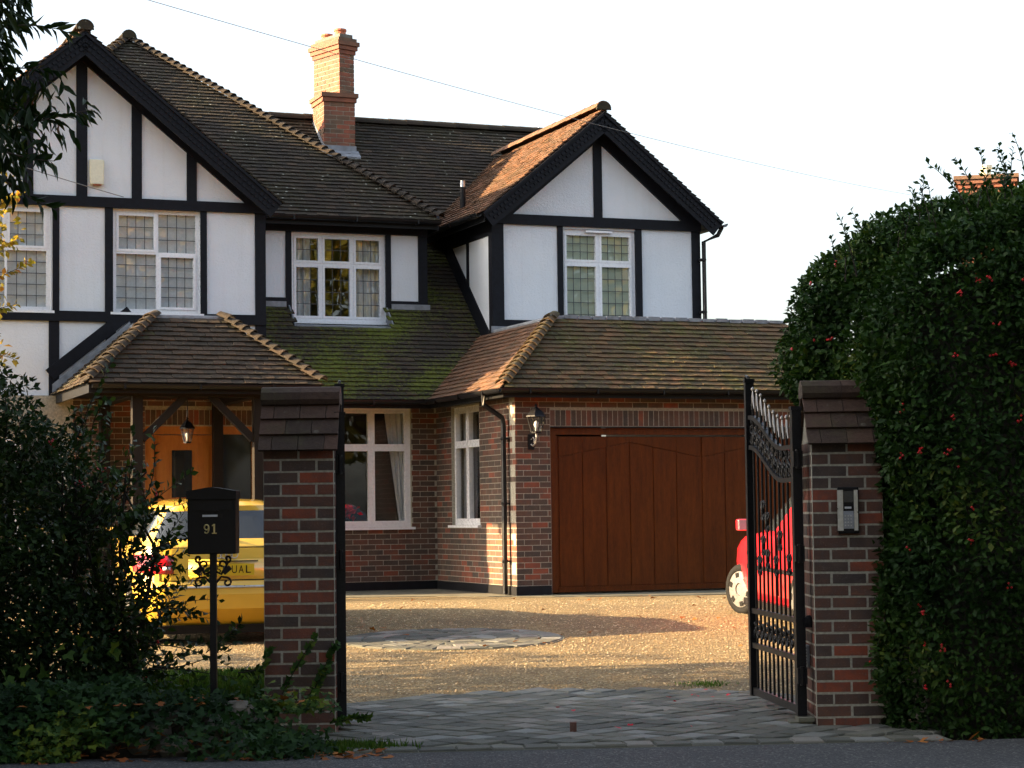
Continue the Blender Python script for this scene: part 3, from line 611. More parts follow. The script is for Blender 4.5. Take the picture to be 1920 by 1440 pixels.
roof_plane([(.70, 5.63, 5.46), (.70, 2.98, 5.46), (2.64, 2.98, RG), (2.64, 7.53, RG)], 4, 'right_gable_roof')
roof_plane([(4.58, 2.98, 5.46), (4.58, 5.63, 5.46), (2.64, 7.53, RG), (2.64, 2.98, RG)], 0, 'right_gable_roof', camera_side=False)
LG = 7.72
roof_plane([(-2.32, 2.95, 5.465), (-2.32, 3.97, 5.465), (-5.07, 6.64, LG), (-5.07, 2.95, LG)], 0, 'left_gable_roof', camera_side=False)
roof_plane([(-7.82, 3.97, 5.465), (-7.82, 2.95, 5.465), (-5.07, 2.95, LG), (-5.07, 6.64, LG)], 4, 'left_gable_roof')
PE, PCW = 2.755, 3.67
roof_plane([(-5.45, .55, PE), (-2.45, .55, PE), (-3.5, 1.6, PCW), (-4.4, 1.6, PCW)], 3, 'porch_roof')
roof_plane([(-5.45, 3.25, PE), (-5.45, .55, PE), (-4.4, 1.6, PCW), (-4.4, 3.25, PCW)], 3, 'porch_roof')
roof_plane([(-2.45, .55, PE), (-2.45, 3.25, PE), (-3.5, 3.25, PCW), (-3.5, 1.6, PCW)], 3, 'porch_roof', camera_side=False)
deck_obj = {k: m.build(k, 'fascia_black', house) for k, m in decks.items()}
# 300 tiles nearest the lens as single parts, the rest joined
HM = Matrix.Translation(OW) @ Matrix.Rotation(HA, 4, 'Z')
cand = sorted([i for i, t in enumerate(TL) if t[11] and t[12] and (t[10] in (2, 3) or t[10] == 4 and t[0].z < 3)], key=lambda i: ((HM @ (TL[i][0]+TL[i][1]*TL[i][4]+TL[i][2]*TL[i][8]))-EYE).length)
single = set(cand[:300]); tvar = {}
def tile_pts(xb0, xb1, xt0, xt1, y0, y1, j):
    h0, h1 = .020+j[0], .020+j[1]; th = .017
    return [(xb0, y0, h0), (xb1, y0, h1), (xt1, y1, -.004), (xt0, y1, -.004), (xb0, y0, h0+th), (xb1, y0, h1+th), (xt1, y1, .012), (xt0, y1, .012)]
tj = MB()
for i, (p0, e, s, n, xb0, xb1, xt0, xt1, y0, y1, mat, full, cs, dk) in enumerate(TL):
    rv = min(1, max(0, random.gauss(.5, .31)))
    if i in single:
        kv = (mat, int(rv*7.99))
        if kv not in tvar:
            mb = MB(); mb.rv = rv; mb.hexa(tile_pts(0, .161, 0, .161, 0, y1-y0, (0, 0))); o = mb.build('roof_tile', TILE_MATS[mat]); tvar[kv] = o.data; bpy.data.objects.remove(o)
        M = Matrix((( e.x, s.x, n.x, 0), (e.y, s.y, n.y, 0), (e.z, s.z, n.z, 0), (0, 0, 0, 1))); M.translation = p0+e*xb0+s*y0+n*random.uniform(-.003, .006)
        inst('roof_tile', tvar[kv], deck_obj[dk], M @ Matrix.Rotation(random.uniform(-.025, .025), 4, 'Y') @ Matrix.Rotation(random.uniform(-.01, .01), 4, 'Z'))
    else:
        j = (random.uniform(-.004, .007), random.uniform(-.004, .007)); tj.mi = mat; dy = random.uniform(-.004, .004)
        tj.hexa([p0+e*x+s*(y+dy)+n*z for x, y, z in tile_pts(xb0, xb1, xt0, xt1, y0, y1, j)], rv)
tj.build('roof_tiles', TILE_MATS, house, kind='stuff')
# hip bonnets and ridge tiles
def arc_mesh(name, r0_, r1_, L, half, mat, lift=.0, n=8, th=.014, rv=.5):
    mb = MB(); mb.rv = rv; vs = []
    for (r_, y) in ((r0_, 0), (r1_, L)):
        for rr in (r_, r_-th):
            for k in range(n+1): a = -half+2*half*k/n; vs.append((rr*math.sin(a), y, rr*math.cos(a)-r_*math.cos(half)*.9+(lift if y == 0 else 0)))
    m = n+1; fs = []
    for k in range(n):
        fs += [(k, k+1, 2*m+k+1, 2*m+k), (m+k+1, m+k, 3*m+k, 3*m+k+1), (k+1, k, m+k, m+k+1), (2*m+k, 2*m+k+1, 3*m+k+1, 3*m+k)]
    fs += [(0, 2*m, 3*m, m), (n, m+n, 3*m+n, 2*m+n)]; mb.add(vs, fs); o = mb.build(name, mat); me = o.data; bpy.data.objects.remove(o); return me
def along(name, p, q, step, meshes, parent, L=None):
    p, q = Vector(p), Vector(q); d = (q-p).normalized(); sd = d.cross(Vector((0, 0, 1))).normalized(); up = sd.cross(d); N = int((q-p).length/step)
    for k in range(N+1):
        M = Matrix(((sd.x, d.x, up.x, 0), (sd.y, d.y, up.y, 0), (sd.z, d.z, up.z, 0), (0, 0, 0, 1))); M.translation = p+d*(k*step)+up*(.012+random.uniform(-.004, .004))
        inst(name, random.choice(meshes), parent, M @ Matrix.Rotation(random.uniform(-.03, .03), 4, 'Y'))
bon = {m: [arc_mesh('hip_tile', .115, .085, .19, R(68), m, .03, rv=r_) for r_ in (.2, .5, .8)] for m in ('tile_old', 'tile_orange', 'tile_porch', 'tile_garage')}
rid = {m: [arc_mesh('ridge_tile', .125, .125, .30, R(80), m, .004, rv=r_) for r_ in (.2, .5, .8)] for m in ('tile_old', 'tile_orange', 'tile_porch')}
along('hip_tile', (.37, 3.95, ME+.02), MA, .135, bon['tile_old'], deck_obj['main_roof'])
along('hip_tile', (-7.47, 3.95, ME+.02), MA, .135, bon['tile_old'], deck_obj['main_roof'])
along('hip_tile', (-.27, -.27, EW+.02), (.93, .93, GC), .135, bon['tile_garage'], deck_obj['garage_roof'])
along('hip_tile', (-5.45, .55, PE+.02), (-4.42, 1.58, PCW), .135, bon['tile_porch'], deck_obj['porch_roof'])
along('hip_tile', (-2.45, .55, PE+.02), (-3.48, 1.58, PCW), .135, bon['tile_porch'], deck_obj['porch_roof'])
along('ridge_tile', (-2.6, 8.3, 7.70), (4.0, 8.3, 7.70), .298, rid['tile_old'], deck_obj['rear_roof'])
along('ridge_tile', (2.64, 2.96, RG+.03), (2.64, 7.4, RG+.03), .3, rid['tile_orange'], deck_obj['right_gable_roof'])
along('ridge_tile', (-5.07, 2.93, LG+.03), (-5.07, 6.4, LG+.03), .3, rid['tile_old'], deck_obj['left_gable_roof'])
along('ridge_tile', (MA[0], MA[1]-.12, MA[2]+.03), (MA[0], MA[1]+.4, MA[2]+.03), .3, rid['tile_old'], deck_obj['main_roof'])
def end_cap(u, v, w, r_=.12):
    mb = MB(); mb.poly([(u+r_*math.sin(a), v, w+r_*math.cos(a)-.02) for a in [R(x) for x in range(90, -91, -15)]][::-1], .03, (0, -1, 0)); return mb
end_cap(2.64, 2.955, RG+.03).build('ridge_end', 'tile_old', deck_obj['right_gable_roof']); end_cap(-5.07, 2.925, LG+.03).build('ridge_end', 'tile_old', deck_obj['left_gable_roof']); end_cap(MA[0], MA[1]-.15, MA[2]+.03).build('ridge_end', 'tile_old', deck_obj['main_roof'])

# lead crowns, flashings, dormer apron
mb = MB(); mb.box((.93, .93, 3.66), (4.52, LV-.03, 3.735))
mb.tube([(.95, LV-.02, 3.735), (.95, .95, 3.735), (4.5, .95, 3.735), (4.5, LV-.03, 3.735)], .035, 8)
for k in range(16): u = 1.1+k*.21; mb.box((u, .9, 3.715+random.uniform(0, .012)), (u+.17, .99, 3.765+random.uniform(0, .012)))
mb.box((.90, LV-.03, 3.72), (1.9, LV-.02, 3.82)); mb.build('lead_crown', 'lead', house)
mb = MB(); mb.box((-4.42, 1.58, 3.6), (-3.48, 3.23, 3.69)); mb.tube([(-4.4, 3.2, 3.69), (-4.4, 1.6, 3.69), (-3.5, 1.6, 3.69), (-3.5, 3.2, 3.69)], .03, 8); mb.build('lead_crown', 'lead', house)
mb = MB(); sl2 = .87
mb.hexa([(-5.47, LV-.05, PE), (-5.43, LV-.002, PE), (-4.38, LV-.002, PCW), (-4.42, LV-.05, PCW), (-5.47, LV-.05, PE+.14), (-5.43, LV-.002, PE+.14), (-4.38, LV-.002, PCW+.1), (-4.42, LV-.05, PCW+.1)]); mb.build('flashing', 'lead', house)
timber_bar((-5.5, LV-.02, PE+.27), (-4.4, LV-.02, PCW+.24), .17, .05)
mb = MB()      # sloping lead apron and cheeks where the roof is cut for the window
v0 = 3.86
mb.hexa([(-1.86, v0, cat_w(v0)-.01), (-.37, v0, cat_w(v0)-.01), (-.37, DV, 3.86), (-1.86, DV, 3.86), (-1.86, v0, cat_w(v0)+.03), (-.37, v0, cat_w(v0)+.03), (-.37, DV, 3.89), (-1.86, DV, 3.89)]); mb.box((-2.49, DV-.05, cat_w(DV)-.01), (-1.93, DV-.01, cat_w(DV)+.07)); mb.box((-.31, DV-.05, cat_w(DV)-.01), (.29, DV-.01, cat_w(DV)+.07)); mb.build('lead_apron', 'lead', house)
for u in (-1.87, -.37):
    mb = MB(); mb.poly([(u, v0, cat_w(v0)), (u, DV, 3.87), (u, DV, cat_w(DV)+.04), (u, v0, cat_w(v0)+.02)], .02, (1, 0, 0)); mb.build('cheek', 'lead', house)
# bargeboards with dentil carving
def barge(u0, w0, u1, w1, v, name='bargeboard'):
    mb = MB(); d = Vector((u1-u0, 0, w1-w0)); L = d.length; d.normalize(); nn = Vector((-d.z, 0, d.x)); nn = nn if nn.z < 0 else -nn
    a, b = Vector((u0, v, w0)), Vector((u1, v, w1))
    mb.hexa([a+nn*.25, b+nn*.25, b+nn*.25+Vector((0, .03, 0)), a+nn*.25+Vector((0, .03, 0)), a, b, b+Vector((0, .03, 0)), a+Vector((0, .03, 0))])
    o = mb.build(name, 'timber_black', house)
    cm = MB(); k = 0; st = .075
    while k*st < L-.15:
        for q, (o1, o2) in enumerate(((.07, .115), (.14, .185))):
            c = a+d*(.08+k*st+(.037 if q else 0))+nn*((o1+o2)/2); cm.obox(c+Vector((0, -.008, 0)), d*.026, Vector((0, .008, 0)), nn*.02)
        k += 1
    cm.obox(a+d*L/2+nn*.02+Vector((0, -.012, 0)), d*L/2, Vector((0, .012, 0)), nn*.016)
    cm.build('dentil_carving', 'timber_black', o); return o
barge(-2.33, 5.45, -5.07, 7.70, 2.93); barge(-7.81, 5.45, -5.07, 7.70, 2.93)
barge(.69, 5.45, 2.64, 7.05, 2.96); barge(4.59, 5.45, 2.64, 7.05, 2.96)
# soffits + fascias + gutters
for (p, q, nm_) in (((-.25, -.25, 2.59), (5.7, 0, 2.612), 'soffit'), ((-.25, 0, 2.59), (0, 2.64, 2.612), 'soffit'), ((-.262, -.262, 2.57), (5.71, -.24, 2.68), 'fascia'), ((-.262, -.24, 2.57), (-.24, 2.62, 2.68), 'fascia'), ((-2.48, 2.64, 2.57), (-.24, 2.66, 2.68), 'fascia'), ((-2.48, 2.66, 2.60), (0, 3.14, 2.615), 'soffit'), ((-2.48, 3.97, 5.32), (.36, 3.99, 5.44), 'fascia'), ((-2.48, 3.99, 5.41), (.36, 4.25, 5.425), 'soffit'), ((.33, 3.99, 5.30), (.36, 6, 5.44), 'fascia'), ((.72, 3.0, 5.33), (.74, 5.7, 5.45), 'fascia'), ((.74, 3.0, 5.44), (.95, 5.7, 5.455), 'soffit'), ((-5.43, .57, 2.63), (-2.47, .59, 2.75), 'fascia'), ((-5.43, .59, 2.63), (-5.41, 3.2, 2.75), 'fascia'), ((-5.41, .59, 2.70), (-2.47, 3.2, 2.715), 'soffit')):
    mb = MB(); mb.box(p, q); mb.build(nm_, 'fascia_black', house)
def gutter(p, q):
    mb = MB(); p, q = Vector(p), Vector(q); d = (q-p).normalized(); sd = d.cross(Vector((0, 0, 1))); vs = []
    for b in (p, q):
        for rr in (.058, .052):
            for k in range(9): a = math.pi*k/8; vs.append(b+sd*(rr*math.cos(a))-Vector((0, 0, rr*math.sin(a))))
    fs = []
    for k in range(8): fs += [(k, k+1, 18+k+1, 18+k), (9+k+1, 9+k, 27+k, 27+k+1), (k, 9+k, 9+k+1, k+1), (18+k+1, 27+k+1, 27+k, 18+k)]
    fs += [(0, 18, 27, 9), (8, 17, 35, 26)]; mb.add(vs, fs)
    L = (q-p).length; k = .4
    while k < L: c = p+d*k; mb.obox(c-Vector((0, 0, .03)), d*.012, sd*.062, Vector((0, 0, .034))); k += .95
    return mb.build('gutter', 'gutter_black', house)
gutter((-.33, -.325, 2.68), (5.7, -.325, 2.68)); gutter((-.325, 2.5, 2.68), (-.325, -.33, 2.68)); gutter((-2.48, 2.57, 2.68), (-.3, 2.57, 2.68)); gutter((-2.3, 3.90, 5.44), (.36, 3.90, 5.44)); gutter((.64, 5.5, 5.45), (.64, 3.0, 5.45)); gutter((4.64, 3.0, 5.45), (4.64, 5.5, 5.45)); gutter((-5.4, .50, 2.74), (-2.5, .50, 2.74))
def pipe(pts, r=.034, brackets=()):
    mb = MB(); mb.tube(pts, r, 10)
    for (x, y, z) in brackets: mb.lathe([(r+.008, -.02), (r+.012, -.01), (r+.012, .01), (r+.008, .02)], (x, y, z), 10); mb.box((x-.005, y-.05, z-.012), (x+.06, y+.05, z+.012))
    return mb.build('downpipe', 'gutter_black', house)
pipe([(-.325, .30, 2.63), (-.325, .30, 2.50), (-.09, .24, 2.33), (-.075, .24, 2.25), (-.075, .24, .02)], brackets=[(-.075, .24, 2.05), (-.075, .24, 1.2), (-.075, .24, .45)])
pipe([(4.64, 3.1, 5.40), (4.58, 3.12, 5.28), (4.37, 3.185, 5.18), (4.37, 3.185, 3.6)], brackets=[(4.325, 3.185, 4.9), (4.325, 3.185, 4.1)])
# roof vent pipe and aerial
mb = MB(); mb.tube([(1.10, 4.95, 5.6), (1.10, 4.95, 6.14)], .045, 10); mb.build('vent_pipe', 'plastic_black', house)
mb = MB(); mb.tube([(1.10, 4.95, 6.14), (1.10, 4.95, 6.24)], .04, 10); mb.build('vent_cap', 'steel', house)
mb = MB(); mb.tube([(3.86, 8.5, 7.6), (3.80, 8.5, 8.05)], .008, 6); mb.build('aerial', 'steel', house)
# porch posts, beams, braces
for (u, v) in ((-4.79, .80), (-3.23, .80), (-4.79, 3.06), (-3.23, 3.06)):
    mb = MB(); mb.box((u-.065, v-.065, 0), (u+.065, v+.065, 2.6)); mb.build('porch_post', 'wood_post', house)
mb = MB(); mb.box((-5.3, .72, 2.602), (-2.6, .88, 2.698)); mb.box((-4.86, .88, 2.602), (-4.72, 3.1, 2.698)); mb.box((-3.3, .88, 2.602), (-3.16, 3.1, 2.698)); mb.build('porch_beam', 'wood_post', house)
for (u, s) in ((-4.725, 1), (-3.295, -1)):
    mb = MB(); mb.bar((u, .80, 2.06), (u+s*.55, .80, 2.61), .09, .09); mb.build('porch_brace', 'wood_post', house)
# chimney ---------------------------------------------------------------------
ch = MB(); B0 = (-.39, 7.5); B1 = (.145, 8.15); zt = 8.05
ch.box((B0[0]+.006, B0[1]+.006, 6.2), (B1[0]-.006, B1[1]-.006, zt-.16))
long_d = Vector((-math.sin(R(19)), math.cos(R(19)), 0)); short_d = Vector((math.cos(R(19)), math.sin(R(19)), 0)); C0 = Vector((-.10, 7.56, 0)); SL, SWD = .74, .30; ST_Z = 9.02
def shaft(mb, z0, z1, g=0.0, c0=C0, l=SL, w=SWD):
    c = c0+long_d*l/2+short_d*w/2; mb.obox((c.x, c.y, (z0+z1)/2), long_d*(l/2+g), short_d*(w/2+g), Vector((0, 0, (z1-z0)/2)))
shaft(ch, zt-.2, ST_Z-.3, -.006)
chim = ch.build('chimney', 'mortar_pale', house)
for k, (za, zb, g) in enumerate(((zt-.16, zt-.09, .025), (zt-.085, zt-.015, .05))): cc = MB(); cc.box((B0[0]-g, B0[1]-g, za), (B1[0]+g, B1[1]+g, zb), .3+.3*k); cc.build('corbel', 'brick_stack', chim)
for k, (za, zb, g) in enumerate(((ST_Z-.30, ST_Z-.235, .02), (ST_Z-.23, ST_Z-.165, .045), (ST_Z-.16, ST_Z-.09, .07), (ST_Z-.085, ST_Z-.03, .035))): cc = MB(); cc.rv = .2+.2*k; shaft(cc, za, zb, g); cc.build('corbel', 'brick_stack', chim)
cf = MB(); cf.rv = .9; cc0 = C0+long_d*SL/2+short_d*SWD/2; cf.obox((cc0.x, cc0.y, ST_Z), long_d*.36, short_d*.13, (0, 0, .04)); cf.build('flaunching', 'rock', chim)
for k, t_ in enumerate((.18, .56)):
    c = C0+long_d*t_+short_d*.15; pm = MB(); pm.lathe([(.10, 0), (.095, .08), (.11, .10), (.105, .13), (.085, .13), (.08, .02)], (c.x, c.y, ST_Z+.02-.02*k), 14); pm.build('chimney_pot', 'terracotta', chim, smooth=False)
cl = MB(); cl.box((B0[0]-.015, B0[1]-.02, 6.85), (B1[0]+.015, B0[1]-.001, 7.16)); cl.hexa([(B0[0]-.05, B0[1]-.16, 6.89), (B1[0]+.05, B0[1]-.16, 6.89), (B1[0]+.05, B0[1], 7.02), (B0[0]-.05, B0[1], 7.02), (B0[0]-.05, B0[1]-.16, 6.96), (B1[0]+.05, B0[1]-.16, 6.96), (B1[0]+.05, B0[1], 7.09), (B0[0]-.05, B0[1], 7.09)])
cl.poly([(B0[0]-.005, B0[1]-.02, 6.97), (B0[0]-.005, B1[1], 7.55), (B0[0]-.005, B1[1], 7.7), (B0[0]-.005, B0[1]-.02, 7.16)], .01, (-1, 0, 0)); cl.build('chimney_flashing', 'lead', chim)
brick_face((B0[0], B0[1], 0), (1, 0, 0), (0, -1, 0), B1[0]-B0[0], .78, z0=7.14, mi=1); brick_face((B0[0], B1[1], 0), (0, -1, 0), (-1, 0, 0), B1[1]-B0[1], .78, z0=7.14, mi=1)
brick_face(C0, short_d, -long_d, SWD, .75, z0=zt-.01, mi=1); brick_face(C0+long_d*SL, -long_d, -short_d, SL, .75, z0=zt-.01, mi=1)
# bricks: nearest 300 single, rest joined
vis = lambda b: not (b[1].x > .9 and b[2].y < -.9 and abs(b[0].y) < .1 and b[0].x > 3.9)
bc = sorted([i for i, b in enumerate(BR) if b[5] == 0 and vis(b) and (abs(b[3]-.215) < 1e-3 or abs(b[3]-.1025) < 1e-3) and abs(b[4]-.065) < 1e-3 and b[0].x > -1.5 and (b[1].x < .5 or True)], key=lambda i: ((HM @ BR[i][0])-EYE).length)
bs = set(bc[:300]); bvar = {}; bj = MB()
wobj = {o.name: o for o in house.children}
for i, (c, d, n, L, hgt, mi, rv) in enumerate(BR):
    if i in bs:
        kv = (round(L, 2), int(rv*9.99))
        if kv not in bvar:
            mb = MB(); mb.rv = rv; mb.box((-L/2, -.012, -hgt/2), (L/2, .012, hgt/2)); o = mb.build('brick', 'brick'); bvar[kv] = o.data; bpy.data.objects.remove(o)
        par = wobj['garage_front_wall'] if (n.y < -.9 and abs(c.y) < .1) else wobj['garage_side_wall'] if n.x < -.9 else wobj['front_wall']
        inst('brick', bvar[kv], par, Matrix.Translation(c+n*random.uniform(-.002, .002)) @ Matrix.Rotation(math.atan2(d.y, d.x), 4, 'Z'))
    else:
        bj.mi = mi; bj.obox(c+n*random.uniform(-.002, .002), d*L/2, n*.012, Vector((0, 0, hgt/2)), rv)
bj.build('brickwork', BRMATS, house, kind='stuff')

# ------------------------------------------------------------------ things fixed to the house
def lantern(name, loc, rz, wall=True, **k):
    e = empty(name, loc, rz, **k); e.scale = (1.35, 1.35, 1.12) if wall else (1, 1, 1)      # local: y away from wall (-y towards viewer)
    if wall:
        mb = MB(); mb.box((-.03, -.015, -.16), (.03, .0, .02)); mb.build('wall_plate', 'iron', e)
        mb = MB(); mb.tube([(0, -.015, -.10), (0, -.06, -.12), (0, -.12, -.09), (0, -.15, -.02), (0, -.15, .03)], .010, 8); mb.tube([(0, -.02, -.04), (0, -.07, -.02), (0, -.09, -.06), (0, -.07, -.08)], .006, 6); mb.build('arm', 'silver_tip', e); c = (0, -.15)
    else:
        mb = MB(); mb.tube([(0, 0, .33), (0, 0, .70)], .008, 6); mb.build('chain', 'iron', e); c = (0, 0)
    rot = R(30); P = lambda r_, a, z: (c[0]+r_*math.cos(a+rot), c[1]+r_*math.sin(a+rot), z)
    fr = MB()
    for q in range(6):
        a = q*math.pi/3; fr.tube([P(.048, a, .04), P(.088, a, .22)], .005, 5)
    fr.lathe([(.05, .025), (.052, .045), (.03, .045)], (c[0], c[1], 0), 6); fr.build('frame', 'iron', e)
    gl = MB()
    for q in range(6):
        a, b = q*math.pi/3, (q+1)*math.pi/3; gl.add([P(.046, a, .045), P(.046, b, .045), P(.085, b, .22), P(.085, a, .22)], [(0, 1, 2, 3)])
    gl.build('glass', 'glass_lamp', e)
    rf = MB(); rf.lathe([(.105, .215), (.10, .23), (.06, .285), (.025, .315), (.012, .33), (.018, .345), (.004, .37)], (c[0], c[1], 0), 6); rf.build('lamp_roof', 'iron', e)
    bl = MB(); bl.lathe([(.012, .05), (.014, .09), (.024, .12), (.022, .15), (.006, .17)], (c[0], c[1], 0), 10); bl.build('bulb', 'paper_white', e, smooth=True)
    return e
p = H(.215, -.001, 2.08); lantern('wall_lantern', p, HA, label='six-sided black lantern on the brick pier beside the garage door', cat='lamp')
p = H(-3.95, 1.7, 2.02); lantern('hanging_lantern', p, HA, False, label='dark lantern hanging under the porch roof before the oak door', cat='lamp')
al = empty('alarm_box', H(-4.865, LV-.001, 5.64), HA, label='cream burglar alarm box high on the left white gable', cat='alarm box')
mb = MB(); mb.hexa([(-.095, -.085, 0), (.095, -.085, 0), (.095, 0, 0), (-.095, 0, 0), (-.105, -.05, .36), (.105, -.05, .36), (.105, 0, .36), (-.105, 0, .36)]); ob = mb.build('case', 'cream_plastic', al)
bv = ob.modifiers.new('b', 'BEVEL'); bv.width = .03; bv.segments = 3
mb = MB(); mb.lathe([(.06, -.004), (.065, .006)], (0, -.05, 0), 14); mb.build('siren_opening', 'terracotta', al)
mb = MB(); mb.tube([H(-5.9, 2.88, 5.79), H(-5.4, 2.9, 5.66), H(-4.9, 3.0, 5.55), H(-4.5, 3.2, 5.49)], .006, 5); mb.build('service_wire', 'cable_black', label='thin dark wire slung across the left gable below the alarm box', cat='wire')
# flowers standing inside the ground floor window
fl = empty('flower_vase', H(-1.30, 3.36, .88), 0, label='red blooms in a vase behind the ground floor window', cat='flowers')
mb = MB(); mb.box((-.2, -.12, -.88), (.25, .2, -.005)); mb.build('stand', 'wood_post', fl)
mb = MB(); mb.lathe([(.05, 0), (.07, .06), (.04, .14), (.045, .16)], (0, 0, 0), 12); mb.build('vase', 'plastic_black', fl)
n = 60; P = RNG.normal(size=(n, 3))*np.array([.09, .05, .06])+np.array([.04, 0, .24]); leaves('petals', 'petal_red', P, unit(n), unit(n), .09, .06, RNG.random(n), parent=fl)

# ------------------------------------------------------------------ gate piers
def gate_pier(name, x0, label):
    e = empty(name, (x0+.225, 13.42, gz(13.4)), 0, label=label, cat='gate pier', group='brick gate piers')
    W = .222; mb = MB(); mb.box((-W+.0005, -W+.0005, -.05), (W-.0005, W-.0005, 1.80)); core = mb.build('mortar_core', 'mortar_pale', e)
    var = {}
    def slip(cx, cy, z, L, rot):
        rv = random.random(); kv = (round(L, 3), int(rv*11.99))
        if kv not in var:
            m_ = MB(); m_.rv = rv; m_.box((-L/2, -.012, -.031), (L/2, .012, .031)); o_ = m_.build('brick', 'brick_pier'); bv_ = o_.data; var[kv] = bv_; bpy.data.objects.remove(o_)
        inst('brick', var[kv], e, Matrix.Translation((cx, cy, z)) @ Matrix.Rotation(rot, 4, 'Z') @ Matrix.Rotation(random.uniform(-.010, .010), 4, 'Y') @ Matrix.Diagonal((random.uniform(.975, 1.0), random.uniform(.9, 1.1), random.uniform(.94, 1.03), 1)))
    for r_ in range(24):
        z = .0375+r_*.075
        rowA = [(-.169, .1005), (0, .212), (.169, .1005)] if r_ % 2 == 0 else [(-.1125, .213), (.1125, .213)]
        for (cx, L) in rowA: slip(cx+random.uniform(-.001, .001), -W+.010, z, L, 0)
        rowB = [(-.095, .205), (.12, .205)] if r_ % 2 == 0 else [(-.145, .1025), (.02, .2145), (.18, .085)]
        for (cy, L) in rowB:
            slip(W-.010, cy, z, L, math.pi/2); slip(-W+.010, cy, z, L, math.pi/2)
    # tiled cap with ridge
    g = MB(); zt_ = 1.80
    g.add([(-.215, -.235, zt_), (-.215, .235, zt_), (-.215, 0, zt_+.33), (.215, -.235, zt_), (.215, .235, zt_), (.215, 0, zt_+.33)], [(0, 2, 1), (3, 4, 5), (0, 3, 5, 2), (1, 2, 5, 4), (0, 1, 4, 3)]); cap = g.build('cap', 'mortar', e)
    for side in (-1, 1):
        sl_v = Vector((0, -side*.235, .33)).normalized() if side == 1 else Vector((0, .235, .33)).normalized(); n_ = Vector((0, side*.33, .235)).normalized()
        base = Vector((0, side*.262, zt_-.035)); L = .405
        for r2 in range(3):
            xs = [-.25, -.085, .08, .25] if r2 % 2 else [-.25, -.165, .0, .165, .25]
            for k in range(len(xs)-1):
                a, b = xs[k]+.002, xs[k+1]-.002; y0, y1 = r2*.125, r2*.125+.165; tm = MB(); tm.rv = random.random()
                P0 = [base+sl_v*y+Vector((x, 0, 0))+n_*h for (x, y, h) in ((a, y0, .022), (b, y0, .022), (b, y1, .0), (a, y1, .0))]; P1 = [base+sl_v*y+Vector((x, 0, 0))+n_*h for (x, y, h) in ((a, y0, .04), (b, y0, .04), (b, y1, .016), (a, y1, .016))]
                tm.hexa(P0+P1); tm.build('cap_tile', 'tile_cap', cap)
    for k in range(2):
        xa, xb = (-.252+.252*k, -.002+.252*k); rm = MB(); rm.rv = .3+.3*k; pr = []
        ang_ = [R(a) for a in (-118, -95, -60, -25, 0, 25, 60, 95, 118)]; 
        rr = .098
        outl = [(rr*math.sin(a), zt_+.30+.8*rr*math.cos(a)+.02) for a in ang_]
        vs = [(x, y, z) for x in (xa, xb) for y, z in outl]; m_ = len(outl)
        rm.add(vs, [(i, i+1, m_+i+1, m_+i) for i in range(m_-1)]+[tuple(range(m_-1, -1, -1)), tuple(range(m_, 2*m_))]+[(m_-1, 0, m_, 2*m_-1)]); rm.build('cap_ridge', 'tile_cap', cap)
    return e
gate_pier('gate_pier', -1.575, 'tile-capped brick gate pier right beside the black post box')
gate_pier('gate_pier', 1.875, 'tile-capped brick gate pier carrying the intercom, against the holly hedge')

